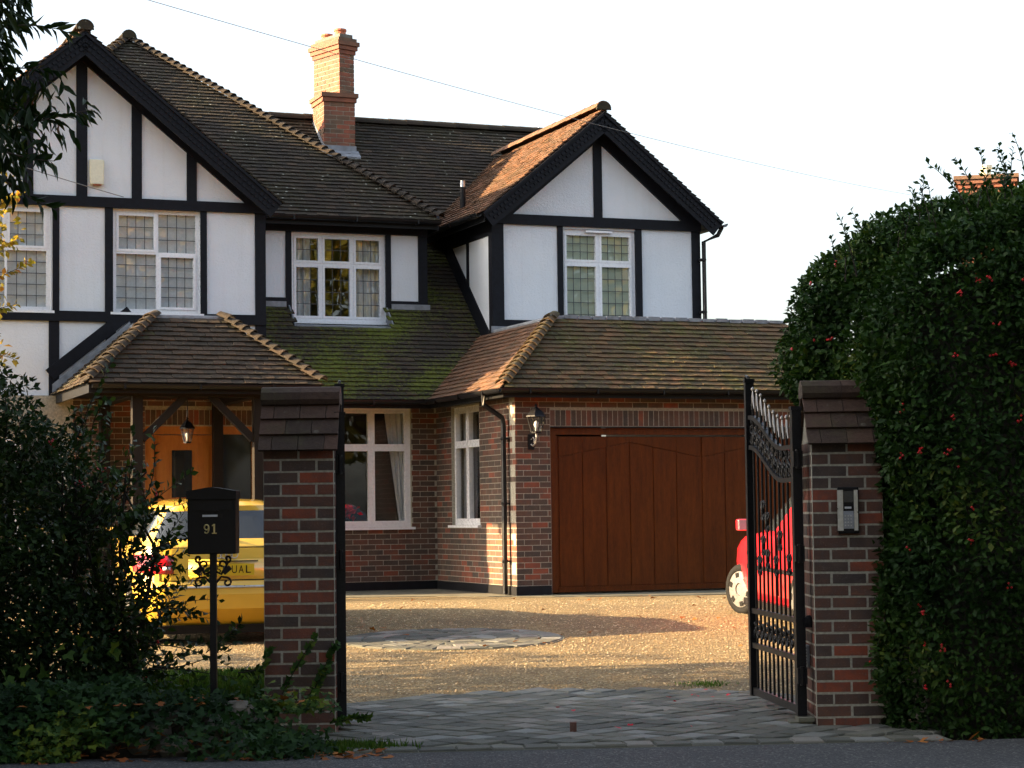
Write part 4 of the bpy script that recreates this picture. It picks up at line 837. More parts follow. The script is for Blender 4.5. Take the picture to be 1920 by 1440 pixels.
# ------------------------------------------------------------------ wrought iron gates
def iron_gate(name, loc, rz, mirror, label):
    e = empty(name, loc, rz, label=label, cat='gate', group='wrought iron gate leaves'); L = 1.46; s = -1 if mirror else 1
    def part(nm, mb, mat='iron'): return mb.build(nm, mat, e)
    cv = lambda x: .25*(lambda t_: t_*t_*(3-2*t_))(min(1, max(0, (x-.36)/1.05)))
    m_ = MB(); m_.box((-.03, -.03, 0), (.03, .03, 1.93)); m_.box((-.036, -.036, 1.93), (.036, .036, 1.955)); part('stile', m_)
    m_ = MB(); m_.box((L-.03, -.03, 0), (L+.03, .03, 2.20)); m_.box((L-.036, -.036, 2.20), (L+.036, .036, 2.225)); part('stile', m_)
    for (z, h) in ((.035, .05), (.355, .035), (.595, .035)):
        m_ = MB(); m_.box((.03, -.017, z-h/2), (L-.03, .017, z+h/2)); part('rail', m_)
    for z0 in (1.49, 1.70):
        m_ = MB(); n_ = 16; pts = [(.03+(L-.06)*k/n_) for k in range(n_+1)]
        for k in range(n_): m_.bar((pts[k], 0, z0+cv(pts[k])), (pts[k+1]+.004, 0, z0+cv(pts[k+1])), .034, .03)
        part('curved_rail', m_)
    nb = 11
    for k in range(1, nb):
        x = L*k/nb; m_ = MB(); zt_ = 1.80+cv(x); m_.tube([(x, 0, .06), (x, 0, zt_)], .0085, 6); part('bar', m_)
        m_ = MB()
        for sg in (-1, 1): m_.tube([(x+sg*.001, 0, zt_+.085), (x+sg*.012, 0, zt_+.04), (x+sg*.040, 0, zt_-.04)], [.005, .0095, .004], 6)
        m_.lathe([(.002, .085), (.011, .095), (.011, .105), (.002, .115)], (x, 0, zt_), 8); part('finial', m_, 'silver_tip')
    def spiral(cx, cz, r_, t0, turns, d=1, rad=.007):
        return [(cx+(r_*(1-.8*q/14))*math.cos(t0+d*turns*2*math.pi*q/14), 0, cz+(r_*(1-.8*q/14))*math.sin(t0+d*turns*2*math.pi*q/14)) for q in range(15)]
    for k in range(nb):
        x = L*(k+.5)/nb; m_ = MB(); zc_ = 1.595+cv(x)
        m_.tube(spiral(x, zc_+.05, .05, R(-90), 1.2, 1), .0075, 5); m_.tube(spiral(x, zc_-.05, .05, R(90), 1.2, 1), .0075, 5); m_.tube(spiral(x+.03, zc_, .03, 0, 1.0, -1), .009, 5)
        for q in range(3): a = random.uniform(0, 6.28); m_.obox((x+.03*math.cos(a), 0, zc_+.05*math.sin(a)), (.017*math.cos(a), 0, .017*math.sin(a)), (0, .006, 0), (-.009*math.sin(a), 0, .009*math.cos(a)))
        part('scroll', m_)
        m_ = MB(); m_.tube(spiral(x, .475, .055, R(90 if k % 2 else -90), 1.3, 1), .008, 5); m_.tube(spiral(x+.02, .44, .035, 0, 1.0, -1), .007, 5); part('scroll', m_)
    for (k, z) in ((2, .95), (4, 1.10), (5, .93), (7, 1.22), (7, .97), (8, 1.30), (8, 1.06), (9, .92)):
        x = L*k/nb; m_ = MB()
        for sg in (-1, 1): m_.tube(spiral(x+sg*.034, z+.03, .033, R(180 if sg > 0 else 0), 1.1, -sg), .008, 5); m_.tube(spiral(x+sg*.03, z-.045, .028, R(180 if sg > 0 else 0), 1.0, sg), .008, 5)
        m_.lathe([(.009, -.05), (.014, -.02), (.015, .0), (.013, .03), (.009, .05)], (x, 0, z), 8); part('scroll', m_)
    m_ = MB(); m_.tube([(L, 0, 2.2), (L+.02, 0, 2.24), (L+.09, 0, 2.25), (L+.13, 0, 2.20), (L+.12, 0, 2.14), (L+.08, 0, 2.14), (L+.08, 0, 2.17)], .011, 6); part('scroll', m_)
    m_ = MB(); m_.lathe([(.001, -.03), (.022, -.018), (.03, 0), (.022, .018), (.001, .03)], (L+.06, 0, 1.0), 10); m_.tube([(L+.03, 0, 1.0), (L+.06, 0, 1.0)], .012, 6); part('knob', m_)
    for z in (.25, 1.02, 1.62): m_ = MB(); m_.box((-.055, -.03, z-.05), (-.03, .03, z+.05)); m_.tube([(-.05, 0, z-.06), (-.05, 0, z+.06)], .016, 8); part('hinge', m_)
    return e
iron_gate('iron_gate', (1.805, 13.36, .105), math.atan2(14.82-13.36, 1.675-1.805), False, 'black wrought iron gate leaf swung open against the intercom pier')
iron_gate('iron_gate', (-1.100, 13.34, .105), math.atan2(1.0, -.083), True, 'black wrought iron gate leaf seen edge-on beside the post box pier')
gs = MB(); gs.box((1.72, 13.26, .03), (1.86, 13.38, .075)); gs.box((1.77, 13.24, .075), (1.87, 13.42, .10)); gs.build('hinge_stone', 'concrete', label='pale stone block under the open right gate hinge', cat='stone block')
gs = MB(); gs.rv = .3; gs.box((.33, 12.98, .03), (.37, 13.04, .115)); st_ = gs.build('gate_stop', 'brick_pier', label='small red-brown gate stop standing alone on the paving', cat='gate stop')
# intercom
ic = empty('intercom', (2.10, 13.197, 1.25), 0, label='silver and black intercom keypad on the right gate pier', cat='intercom')
m_ = MB(); m_.box((-.066, -.028, 0), (.066, 0, .29)); b_ = m_.build('case', 'plastic_black', ic); bv = b_.modifiers.new('b', 'BEVEL'); bv.width = .006; bv.segments = 2
for sx in (-1, 1): m_ = MB(); m_.box((sx*.058-.012 if sx < 0 else .034, -.036, .018), (-.034 if sx < 0 else .058, -.028, .272)); m_.build('side_rail', 'steel', ic)
m_ = MB(); m_.box((-.03, -.032, .195), (.03, -.0285, .265)); m_.build('camera_window', 'glass_car', ic)
m_ = MB(); m_.box((-.024, -.0335, .155), (.018, -.0285, .168)); m_.build('name_plate', 'paper_white', ic)
m_ = MB(); m_.box((-.032, -.0305, .03), (.032, -.0285, .14)); m_.build('keypad', 'plastic_grey', ic)
for r_ in range(4):
    for c in range(3): m_ = MB(); m_.box((-.021+c*.018-.004, -.035, .05+r_*.02-.004), (-.021+c*.018+.004, -.0306, .05+r_*.02+.004)); m_.build('key', 'steel', ic)
vt = empty('louvre_vent', (1.868, 13.47, .40), 0, label='small grey louvred plate low on the inner side of the right pier', cat='vent')
m_ = MB(); m_.box((-.012, -.055, 0), (.004, .055, .14)); m_.build('plate', 'plastic_grey', vt)
for k in range(6): m_ = MB(); m_.box((-.02, -.045, .018+k*.02), (-.012, .045, .027+k*.02)); m_.build('louvre', 'lead', vt)
se = MB(); se.lathe([(.03, 0), (.035, .03), (.03, .06), (.01, .075)], (0, 0, 0), 10); so_ = se.build('gate_sensor', 'plastic_black', label='dark round gate sensor on the inner edge of the right pier', cat='sensor'); so_.location = (1.858, 13.33, .66)
# post box
pb = empty('post_box', (-1.857, 12.98, .20), 0, label='black post box numbered 91 on a slim post in the garden bed', cat='post box')
m_ = MB(); m_.box((-.02, -.02, 0), (.02, .02, .975)); m_.build('post', 'iron', pb)
m_ = MB(); m_.box((-.148, -.075, .975), (.148, .105, 1.315)); b_ = m_.build('box', 'plastic_black', pb); bv = b_.modifiers.new('b', 'BEVEL'); bv.width = .006; bv.segments = 2
m_ = MB(); m_.poly([(-.153, -.09, 1.312), (.153, -.09, 1.312), (.153, -.09, 1.362), (.08, -.09, 1.375), (0, -.09, 1.388), (-.08, -.09, 1.375), (-.153, -.09, 1.362)], .21, (0, -1, 0)); m_.build('lid', 'plastic_black', pb)
m_ = MB(); m_.poly([(-.128, -.083, 1.30), (-.128, -.083, 1.245), (-.05, -.083, 1.245), (0, -.083, 1.23), (.05, -.083, 1.245), (.128, -.083, 1.245), (.128, -.083, 1.30)], .008, (0, -1, 0)); m_.build('flap', 'iron', pb)
m_ = MB(); m_.box((-.075, -.079, 1.198), (.065, -.074, 1.222)); m_.build('label_holder', 'iron', pb); m_ = MB(); m_.box((-.055, -.082, 1.204), (.038, -.079, 1.217)); m_.build('paper_label', 'paper_white', pb)
nm_ = MB(); y_ = -.079; rw = lambda pts, r_: nm_.tube(pts, r_, 6)
rw([(-.030+.0135*math.cos(a), y_, 1.140+.0155*math.sin(a)) for a in [2*math.pi*q/18 for q in range(19)]], .0046)
rw([(-.0165, y_, 1.142), (-.0165, y_, 1.126), (-.0200, y_, 1.112), (-.028, y_, 1.104), (-.037, y_, 1.105), (-.042, y_, 1.112)], [.0055, .0055, .005, .0042, .0036, .0050]); nm_.build('numeral', 'brass', pb)
nm_ = MB(); nm_.box((.013, y_-.004, 1.103), (.022, y_+.004, 1.160)); nm_.box((.003, y_-.004, 1.100), (.032, y_+.004, 1.106)); nm_.hexa([(.004, y_-.004, 1.146), (.013, y_-.004, 1.150), (.013, y_+.004, 1.150), (.004, y_+.004, 1.146), (.004, y_-.004, 1.151), (.014, y_-.004, 1.160), (.014, y_+.004, 1.160), (.004, y_+.004, 1.151)]); nm_.build('numeral', 'brass', pb)
for sg in (-1, 1):
    m_ = MB()
    sp_ = lambda cx, cz, r_, t0, d: [(sg*(cx+(r_*(1-.75*q/12))*math.cos(t0+d*2*math.pi*q/12)), -.01, cz+(r_*(1-.75*q/12))*math.sin(t0+d*2*math.pi*q/12)) for q in range(13)]
    m_.tube([(sg*.02, -.01, .80), (sg*.05, -.01, .835), (sg*.085, -.01, .83)]+sp_(.085, .80, .03, R(90), -1), .007, 6)
    m_.tube([(sg*.02, -.01, .865), (sg*.05, -.01, .85), (sg*.08, -.01, .90)]+sp_(.09, .945, .022, R(-90), 1), .008, 6); m_.tube(sp_(.055, .91, .03, R(-60), 1), .007, 6)
    m_.obox((sg*.085, -.01, .875), (.022, 0, .018), (0, .006, 0), (-.01, 0, .012)); m_.build('scroll_bracket', 'iron', pb)

# ------------------------------------------------------------------ cars
def superell(w, yr, yf, n_, t_, yc=None):
    c, s = math.cos(t_), math.sin(t_); x = w*math.copysign(abs(c)**(2/n_), c); m_ = (yr+yf)/2; h = (yf-yr)/2
    return x, m_+h*math.copysign(abs(s)**(2/n_), s)
def car(name, loc, rz, paintm, levels, label, seats_dark=True, N=72, wheels=(), tilt=0, pillars=None):
    e = empty(name, loc, rz, label=label, cat='car'); e.rotation_euler = (tilt, 0, rz)
    ring = []
    for L in levels:
        z, w, yr, yf, n_ = L[:5]; drop = L[5] if len(L) > 5 else 0; pts = []
        for k in range(N):
            t_ = 2*math.pi*(k+.5)/N; x, y = superell(w, yr, yf, n_, t_)
            zz = z-drop*max(0, (y-.75)/(1.1))**1.0 if drop else z
            pts.append((x, y, zz))
        ring.append(pts)
    K = len(levels); gl = [i for i, L in enumerate(levels) if len(L) > 6 and L[6] == 'glass']
    body, groups = MB(), {}
    for i in range(K-1):
        for k in range(N):
            q = [ring[i][k], ring[i][(k+1) % N], ring[i+1][(k+1) % N], ring[i+1][k]]; cx = sum(p[0] for p in q)/4; cy = sum(p[1] for p in q)/4
            tgt = body
            if i in gl:
                w = levels[i][1]; nm = pillars(cx, cy, w)
                if nm: tgt = groups.setdefault(nm, MB())
            tgt.add(q, [(0, 1, 2, 3)])
    body.add(ring[-1], [tuple(range(N))]); body.add(ring[0], [tuple(range(N-1, -1, -1))])
    bo = body.build('body', paintm, e, smooth=True)
    for nm, m_ in groups.items(): m_.build(nm if isinstance(nm, str) else nm[0], 'glass_car', e, smooth=True)
    for (x, y, r_, steer) in wheels:
        wo_ = empty('wheel', (x, y, r_), steer); wo_.parent = e; sg = 1 if x > 0 else -1
        def lx(prof, n_=28):
            m_ = MB(); vs = []; fs = []
            for (rr, xx) in prof:
                for q in range(n_): a = 2*math.pi*q/n_; vs.append((xx*sg, rr*math.cos(a), rr*math.sin(a)))
            for i in range(len(prof)-1):
                for q in range(n_): fs.append((i*n_+q, i*n_+(q+1) % n_, (i+1)*n_+(q+1) % n_, (i+1)*n_+q))
            fs.append(tuple(range(n_))); fs.append(tuple(range((len(prof)-1)*n_, len(prof)*n_))); m_.add(vs, fs); return m_
        t_ = lx([(r_*.6, -.09), (r_*.95, -.09), (r_, -.07), (r_, .06), (r_*.95, .085), (r_*.72, .09), (r_*.70, .075)]).build('tyre', 'rubber', wo_, smooth=True)
        h_ = lx([(r_*.72, .07), (r_*.70, .088), (r_*.5, .094), (r_*.25, .098), (r_*.22, .085), (.01, .085)]).build('hubcap', 'hubcap', wo_)
        for q in range(6):
            a = 2*math.pi*q/6+.3; m_ = MB(); c_ = Vector((sg*.0945, r_*.56*math.cos(a), r_*.56*math.sin(a))); rad = Vector((0, math.cos(a), math.sin(a))); tg_ = Vector((0, -math.sin(a), math.cos(a)))
            m_.obox(c_, Vector((.004, 0, 0)), rad*r_*.09, tg_*r_*.10); m_.build('slot', 'rubber', wo_)
        m_ = MB(); lxp = lx([(r_*1.22, -.02), (r_*1.22, .02), (r_*.9, .02)]); ao = lxp.build('wheel_arch', 'plastic_black', e, smooth=True); ao.location = (x+sg*.0, y, r_)
    return e
YL = [(.17, .74, -1.82, 1.85, 6), (.36, .86, -2.02, 2.02, 6), (.50, .875, -2.06, 2.05, 6), (.57, .878, -2.055, 2.04, 6), (.62, .875, -2.02, 2.02, 6), (.80, .87, -1.99, 1.98, 6, .02), (.93, .845, -1.965, 1.9, 6, .13), (.955, .835, -1.95, 1.85, 6, .15), (1.00, .79, -1.90, .98, 5), (1.02, .775, -1.875, .95, 5, 0, 'glass'), (1.28, .62, -1.60, .30, 4.5), (1.33, .585, -1.60, .2, 4.2), (1.365, .47, -1.40, .05, 3.5), (1.38, .2, -1.0, -.2, 3)]
def ypil(cx, cy, w):
    if cy < -1.55: return 'rear_window' if abs(cx) < .60 else None
    if cy > .35: return 'windscreen'
    return ('side_window', cx > 0, cy > -.5) if abs(cx) > .5 and (-1.45 < cy < -.55 or -.45 < cy < .3) else None
yr_ = (-3.23, 22.0)
ycar = car('yellow_car', (yr_[0]-.0, yr_[1], gz(21.6)-.005), R(14), 'paint_yellow', YL, 'yellow hatchback parked before the porch behind the post box', wheels=[(-.80, -1.28, .31, 0), (.80, -1.28, .31, 0), (-.80, 1.3, .31, 0), (.80, 1.3, .31, 0)], tilt=R(1.6), pillars=ypil)
def patch(nm, mat, xs, zs, yfun, th=.012, par=ycar):
    m_ = MB(); nx, nz_ = len(xs), len(zs); vs = [(x, yfun(x, z)-th, z) for z in zs for x in xs]; m_.add(vs, [(j*nx+i, j*nx+i+1, (j+1)*nx+i+1, (j+1)*nx+i) for j in range(nz_-1) for i in range(nx-1)])
    o_ = m_.build(nm, mat, par, smooth=True); sd_ = o_.modifiers.new('s', 'SOLIDIFY'); sd_.thickness = .012; sd_.offset = -1; return o_
def yback(x, z):
    i = max(k for k in range(len(YL)) if YL[k][0] <= z); f_ = (z-YL[i][0])/(YL[i+1][0]-YL[i][0]); L0, L1 = YL[i], YL[i+1]
    w = L0[1]*(1-f_)+L1[1]*f_; yr2 = L0[2]*(1-f_)+L1[2]*f_; yf2 = L0[3]*(1-f_)+L1[3]*f_; n_ = L0[4]
    xr = min(.9999, abs(x)/w); return (yr2+yf2)/2-(yf2-yr2)/2*(1-xr**n_)**(1/n_)
for sg in (-1, 1):
    xs = [sg*v_ for v_ in (.50, .58, .66, .72, .77, .81, .835, .85)]
    patch('tail_light', 'tail_red', xs if sg > 0 else xs[::-1], [.70, .76, .82, .87], yback)
patch('chrome_strip', 'steel', [-.70+.1*k for k in range(15)], [.563, .582], yback)
patch('plate_recess', 'paint_yellow', [-.36, 0, .36], [.64, .83], yback, .004)
m_ = MB(); m_.box((-.26, yback(0, .74)-.034, .675), (.26, yback(0, .74)-.024, .785)); m_.build('number_plate', 'plate_yellow', ycar)
for k, (ch_, px_) in enumerate(zip('LS55UAL', (-.205, -.14, -.08, -.02, .07, .135, .20))): text_mesh('plate_character', ch_, .105, .001, 'plastic_black', ycar, (px_, yback(0, .74)-.0355, .73), (R(90), 0, 0), width=.048)
m_ = MB(); m_.box((-.30, yback(0, .80)-.02, .805), (.30, yback(0, .80)-.006, .815)); m_.build('handle_lip', 'plastic_black', ycar)
m_ = MB(); m_.box((-.60, yback(.4, .935)-.004, .935), (.60, yback(0, .935)-.002, .945)); m_.build('tailgate_seam', 'plastic_black', ycar)
for sg in (-1, 1):
    patch('reversing_light', 'paper_white', sorted([sg*.53, sg*.60]), [.735, .765], yback, .016)
    m_ = MB(); m_.tube([(sg*.63, yback(sg*.63, z)-.004, z) for z in (.63, .69)]+[(sg*.64, yback(sg*.64, z)-.004, z) for z in (.88, .93)], .004, 5); m_.build('panel_seam', 'plastic_black', ycar)
patch('bumper_seam', 'plastic_black', [-.80+.1*k for k in range(17)], [.628, .636], yback, .003)
m_ = MB(); m_.bar((.0, yback(0, 1.04)-.02, 1.03), (-.34, yback(.34, 1.06)-.025, 1.06), .012, .012); m_.lathe([(.02, -.01), (.02, .02)], (0, yback(0, 1.02)-.015, 1.02), 8); m_.build('rear_wiper', 'plastic_black', ycar)
lg = MB()
for k in range(4):
    cx = -.075+.05*k; lg.tube([(cx+.032*math.cos(a), yback(0, .87)-.012-.001*k, .87+.032*math.sin(a)) for a in [2*math.pi*q/20 for q in range(21)]], .005, 6)
lg.build('badge', 'steel', ycar)
m_ = MB(); m_.box((-.82, -1.9, .12), (.82, 1.8, .20)); m_.build('underbody', 'plastic_black', ycar)
for sg in (-1, 1):
    m_ = MB(); m_.obox((sg*.95, .62, 1.0), (.10, 0, 0), (0, .07, 0), (0, 0, .065)); o_ = m_.build('wing_mirror', 'paint_yellow', ycar); bv = o_.modifiers.new('b', 'BEVEL'); bv.width = .04; bv.segments = 3

RL = [(.16, .68, -1.62, 1.66, 5), (.28, .77, -1.76, 1.80, 5), (.42, .80, -1.80, 1.84, 5), (.58, .815, -1.80, 1.82, 5), (.74, .81, -1.77, 1.78, 5, .03), (.86, .79, -1.75, 1.70, 5, .12), (.90, .775, -1.73, 1.62, 5, .16), (.93, .74, -1.70, .82, 5), (.945, .725, -1.68, .80, 5, 0, 'glass'), (1.33, .56, -1.42, .12, 4.5), (1.39, .50, -1.36, .02, 4), (1.43, .36, -1.1, -.15, 3.5), (1.44, .15, -.8, -.35, 3)]
def rpil(cx, cy, w):
    if cy < -1.5: return 'rear_window' if abs(cx) < .5 else None
    if cy > .3: return 'windscreen' if abs(cx) < .62 or cy > .75 else None
    return ('side_window', cx > 0, cy > -.54) if abs(cx) > .45 and (-1.30 < cy < -.62 or -.46 < cy < .28) else None
rcar = car('red_car', (3.418, 22.05, gz(22.1)-.01), R(8), 'paint_red', RL, 'small red hatchback parked behind the open right gate', wheels=[(-.73, 1.13, .28, R(22)), (.73, 1.13, .28, R(22)), (-.73, -1.2, .28, 0), (.73, -1.2, .28, 0)], tilt=R(1.2), pillars=rpil)
m_ = MB(); m_.box((-.79, -1.6, .12), (.79, 1.5, .20)); m_.build('underbody', 'plastic_black', rcar)
for sg in (-1, 1):
    m_ = MB(); m_.obox((sg*.90, .55, 1.0), (.075, 0, 0), (0, .05, 0), (0, 0, .062)); o_ = m_.build('wing_mirror', 'paint_red', rcar); bv = o_.modifiers.new('b', 'BEVEL'); bv.width = .02; bv.segments = 3
    m_ = MB(); m_.box((sg*.90-.064, .488, .948), (sg*.90+.064, .498, 1.052)); m_.build('mirror_glass', 'mirror', rcar)
    m_ = MB(); m_.box((sg*.822-.005, -1.3, .53), (sg*.822+.005, .72, .575)); m_.build('rub_strip', 'plastic_black', rcar)
    m_ = MB(); m_.box((sg*.815-.006, -.52, .30), (sg*.815+.006, -.515, .9)); m_.build('door_seam', 'plastic_black', rcar)

# ------------------------------------------------------------------ vegetation
def nz(P, f, seed=0):
    r_ = np.random.default_rng(seed); o_ = 0
    for k in range(5):
        d = r_.normal(size=3); d /= np.linalg.norm(d); ff = f*(.7+.6*r_.random()); o_ = o_+np.sin((P @ d)*ff*2*math.pi+r_.random()*6.28)
    return o_/2.6
def sd_ell(P, c, r_):
    r_ = np.array(r_); return (np.linalg.norm((P-np.array(c))/r_, axis=1)-1)*r_.min()
def grad(fn, P, e=.03):
    g = np.stack([fn(P+np.eye(3)[k]*e)-fn(P-np.eye(3)[k]*e) for k in range(3)], 1); return g/np.maximum(np.linalg.norm(g, axis=1, keepdims=True), 1e-6)
def fill(fn, lo, hi, n, inner=.3, outer=.02, cond=None, bias=2.0):
    lo, hi = np.array(lo, float), np.array(hi, float); out = []; tot = 0
    for _ in range(60):
        P = lo+(hi-lo)*RNG.random((n*3, 3)); d = fn(P); ok = (d < outer) & (d > -inner) & (RNG.random(len(P)) < np.exp(np.minimum(0, d)*bias/inner))
        if cond is not None: ok &= cond(P)
        out.append(P[ok]); tot += ok.sum()
        if tot >= n: break
    return np.concatenate(out)[:n]
def leaf_dirs(G, droop=.3, spread=1.0):
    n = len(G); D = G*.7+unit(n)*spread+np.array([0, 0, -droop]); N = unit(n)*.8+G*.6+np.array([0, 0, .5]); return D, N
def berries(name, C, parent, per=6, r_=.013, spread=.03):
    mb = MB(); oc = [(1, 0, 0), (-1, 0, 0), (0, 1, 0), (0, -1, 0), (0, 0, 1), (0, 0, -1)]; of = [(0, 2, 4), (2, 1, 4), (1, 3, 4), (3, 0, 4), (2, 0, 5), (1, 2, 5), (3, 1, 5), (0, 3, 5)]
    for c in C:
        for _ in range(random.randint(max(1, per-3), per+2)):
            p = np.array(c)+RNG.normal(size=3)*spread*.5; mb.add([tuple(p+np.array(v)*r_) for v in oc], of)
    return mb.build(name, 'berry_red', parent, smooth=True, kind='stuff')
def shoot(stems, LP, LD, LN, p, d, L, nl, bend=.15, r_=.006):
    p = np.array(p, float); d = np.array(d, float); d /= np.linalg.norm(d); pts = [p.copy()]; k = 7; b = RNG.normal(size=3)*bend
    for i in range(k): d = d+b/k; d /= np.linalg.norm(d); pts.append(pts[-1]+d*L/k)
    stems.tube([tuple(q) for q in pts], [r_*(1-.75*i/k) for i in range(k+1)], 5)
    for i in range(nl):
        f = (i+.5)/nl; q = f*k; a = int(q); base = pts[a]*(1-(q-a))+pts[min(a+1, k)]*(q-a); dd = pts[min(a+1, k)]-pts[a]; dd /= max(np.linalg.norm(dd), 1e-6)
        rnd_ = RNG.normal(size=3); side = rnd_-dd*(rnd_ @ dd); side /= np.linalg.norm(side); LP.append(base); LD.append(side*.8+dd*.6); LN.append(dd+RNG.normal(size=3)*.4)
# right holly hedge -------------------------------------------------------------
hedge = empty('holly_hedge', (3.4, 14, .03), 0, label='tall clipped holly hedge with red berries on the right', cat='hedge')
HO = np.array(hedge.location)
def hedge_sd(P):
    x, y, z = P[:, 0], P[:, 1], P[:, 2]; zt_ = 3.02+.38*(x-2.2); r_ = .5
    xl = np.interp(z, [0, .5, 1.5, 2.2, 3.2], [2.40, 2.33, 2.30, 2.22, 2.30]); yf = 12.40+.55*np.clip(2.75-x, 0, .6)+.16*np.clip(z-1.9, 0, 1.5)
    q = np.stack([np.maximum(np.maximum(xl+r_-x, x-(5.4-r_)), 0), np.maximum(np.maximum(yf+r_-y, y-16.2+r_), 0), np.maximum(z-(zt_-r_), 0)], 1)
    a = np.linalg.norm(q, axis=1)-r_
    b = sd_ell(P, (2.62, 14.1, 2.42), (.72, .8, .86)); c = sd_ell(P, (2.62, 14.2, 1.4), (.45, .5, 1.0)); k = .11
    m = np.minimum(np.minimum(a, b), c); u = m-k*np.log(np.exp(-(a-m)/k)+np.exp(-(b-m)/k)+np.exp(-(c-m)/k)*.3)
    return u+.02+.09*nz(P, .7, 3)+.05*nz(P, 2.2, 4)
nh = 95000
P = fill(hedge_sd, (1.6, 12.2, .02), (3.9, 15.3, 4.0), nh, .22, .02, cond=lambda P: (P[:, 1] < 13.6) | (P[:, 2] > 1.9) | (P[:, 0] < 2.45), bias=1.6)
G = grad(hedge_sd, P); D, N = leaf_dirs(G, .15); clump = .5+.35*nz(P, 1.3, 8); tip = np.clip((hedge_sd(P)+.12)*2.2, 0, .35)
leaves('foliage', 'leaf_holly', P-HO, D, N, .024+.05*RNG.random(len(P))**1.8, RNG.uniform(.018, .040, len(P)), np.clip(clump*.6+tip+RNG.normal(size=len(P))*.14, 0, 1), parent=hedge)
mb = MB(); mb.hexa([(2.66, 13.55, 0), (5.2, 13.55, 0), (5.2, 15.8, 0), (2.66, 15.8, 0), (2.62, 13.6, 2.84), (5.2, 13.6, 3.82), (5.2, 15.8, 3.82), (2.62, 15.8, 2.84)]); mb.hexa([(2.62, 12.80, -.02), (5.2, 12.80, -.02), (5.2, 15.9, -.02), (2.62, 15.9, -.02), (2.8, 13.1, 2.3), (5.2, 13.1, 2.9), (5.2, 15.9, 2.9), (2.8, 15.9, 2.3)]); mb.box((2.55, 13.9, 1.2), (2.7, 15.6, 2.6)); ob = mb.build('opaque_core', 'twig', hedge); ob.location = -hedge.location  # solid dark blocks added inside so the hedge cannot be seen through
stems = MB(); LP, LD, LN = [], [], []
for k in range(44):
    x = random.uniform(2.1, 3.5); y = random.uniform(12.9, 14.6); zt_ = 2.88+.42*(x-2.2)
    shoot(stems, LP, LD, LN, (x, y, zt_), (random.uniform(-.3, .2), random.uniform(-.1, .1), 1), random.uniform(.2, .52), random.randint(14, 30), .35)
for k in range(26):
    z = random.uniform(1.9, 2.9); shoot(stems, LP, LD, LN, (2.12+random.uniform(0, .2), random.uniform(13.75, 14.4), z), (-1, random.uniform(-.2, .2), random.uniform(.1, .9)), random.uniform(.12, .3), random.randint(8, 16), .3)
so2 = stems.build('shoots', 'twig', hedge, kind='stuff'); so2.location = -hedge.location
leaves('shoot_leaves', 'leaf_holly', np.array(LP)-HO, LD, LN, RNG.uniform(.035, .055, len(LP)), .03, RNG.random(len(LP))*.8, parent=hedge)
Pb = fill(hedge_sd, (1.7, 12.2, .1), (3.4, 14.3, 3.1), 46, .03, .02, cond=lambda P: (P[:, 1] < 12.8) | ((P[:, 0] < 2.2) & (P[:, 1] < 14)))
bo_ = berries('berries', Pb-HO+grad(hedge_sd, Pb)*.02, hedge, 4, .0095, .024)
# left bush ---------------------------------------------------------------------
bush = empty('holly_bush', (-3.0, 13.7, .2), 0, label='dark sprawling holly bush with a few berries left of the post box', cat='bush'); BO = np.array(bush.location)
def bush_sd(P):
    a = sd_ell(P, (-3.80, 13.9, 1.05), (1.02, .75, 1.08)); b = sd_ell(P, (-3.0, 13.7, .52), (.55, .5, .52)); c = sd_ell(P, (-3.12, 13.85, 1.45), (.42, .45, .6))
    return np.minimum(np.minimum(a, b), c)+.15*nz(P, .9, 11)+.08*nz(P, 2.3, 12)
P = fill(bush_sd, (-4.6, 12.9, .1), (-2.0, 14.6, 2.5), 36000, .45, .04, bias=.8); G = grad(bush_sd, P); D, N = leaf_dirs(G, .2)
leaves('foliage', 'leaf_bush', P-BO, D, N, RNG.uniform(.035, .065, len(P)), RNG.uniform(.02, .036, len(P)), np.clip(.4+.3*nz(P, 1.1, 15)+RNG.normal(size=len(P))*.18, 0, 1), parent=bush)
stems = MB(); LP, LD, LN = [], [], []
for k in range(112):
    b0 = np.array((random.uniform(-3.0, -2.45), random.uniform(13.4, 13.9), random.uniform(.25, 1.5))); L = random.uniform(.35, .75)
    shoot(stems, LP, LD, LN, b0, (random.uniform(-.1, .75), random.uniform(-.5, .3), random.uniform(-.1, 1.0)), L, random.randint(16, 34), .5, .005)
for k in range(16):
    shoot(stems, LP, LD, LN, (random.uniform(-3.4, -2.7), 13.6, random.uniform(1.6, 2.0)), (random.uniform(-.2, .3), -.1, 1), random.uniform(.25, .55), random.randint(12, 22), .4, .005)
for (x, z, dx, dz, L) in ((-2.45, .75, .9, .5, .55), (-2.35, .6, 1, .15, .6), (-2.3, .45, 1, -.1, .7), (-1.75, .42, .9, .1, .35), (-2.4, 1.05, .7, .8, .6), (-2.3, 1.2, .9, .55, .45), (-1.95, .55, .8, .5, .3)):
    for q in range(2): shoot(stems, LP, LD, LN, (x, 13.3+.2*q, z), (dx, -.1, dz+random.uniform(-.2, .2)), L, 16, .5, .005)
for k in range(9):
    x = random.uniform(-3.3, -2.4); stems.tube([(x, 13.7, .1), (x+random.uniform(-.1, .15), 13.65, .6), (x+random.uniform(-.3, .3), 13.6, 1.2), (x+random.uniform(-.4, .4), 13.6, 1.7)], [.02, .016, .011, .006], 6)
s_ = stems.build('branches', 'twig', bush, kind='stuff'); s_.location = -bush.location
leaves('spray_leaves', 'leaf_bush', np.array(LP)-BO, LD, LN, RNG.uniform(.04, .07, len(LP)), .036, RNG.random(len(LP)), parent=bush)
Pb = np.array([LP[i] for i in RNG.integers(0, len(LP), 20)]); berries('berries', Pb-BO, bush, 3, .010)
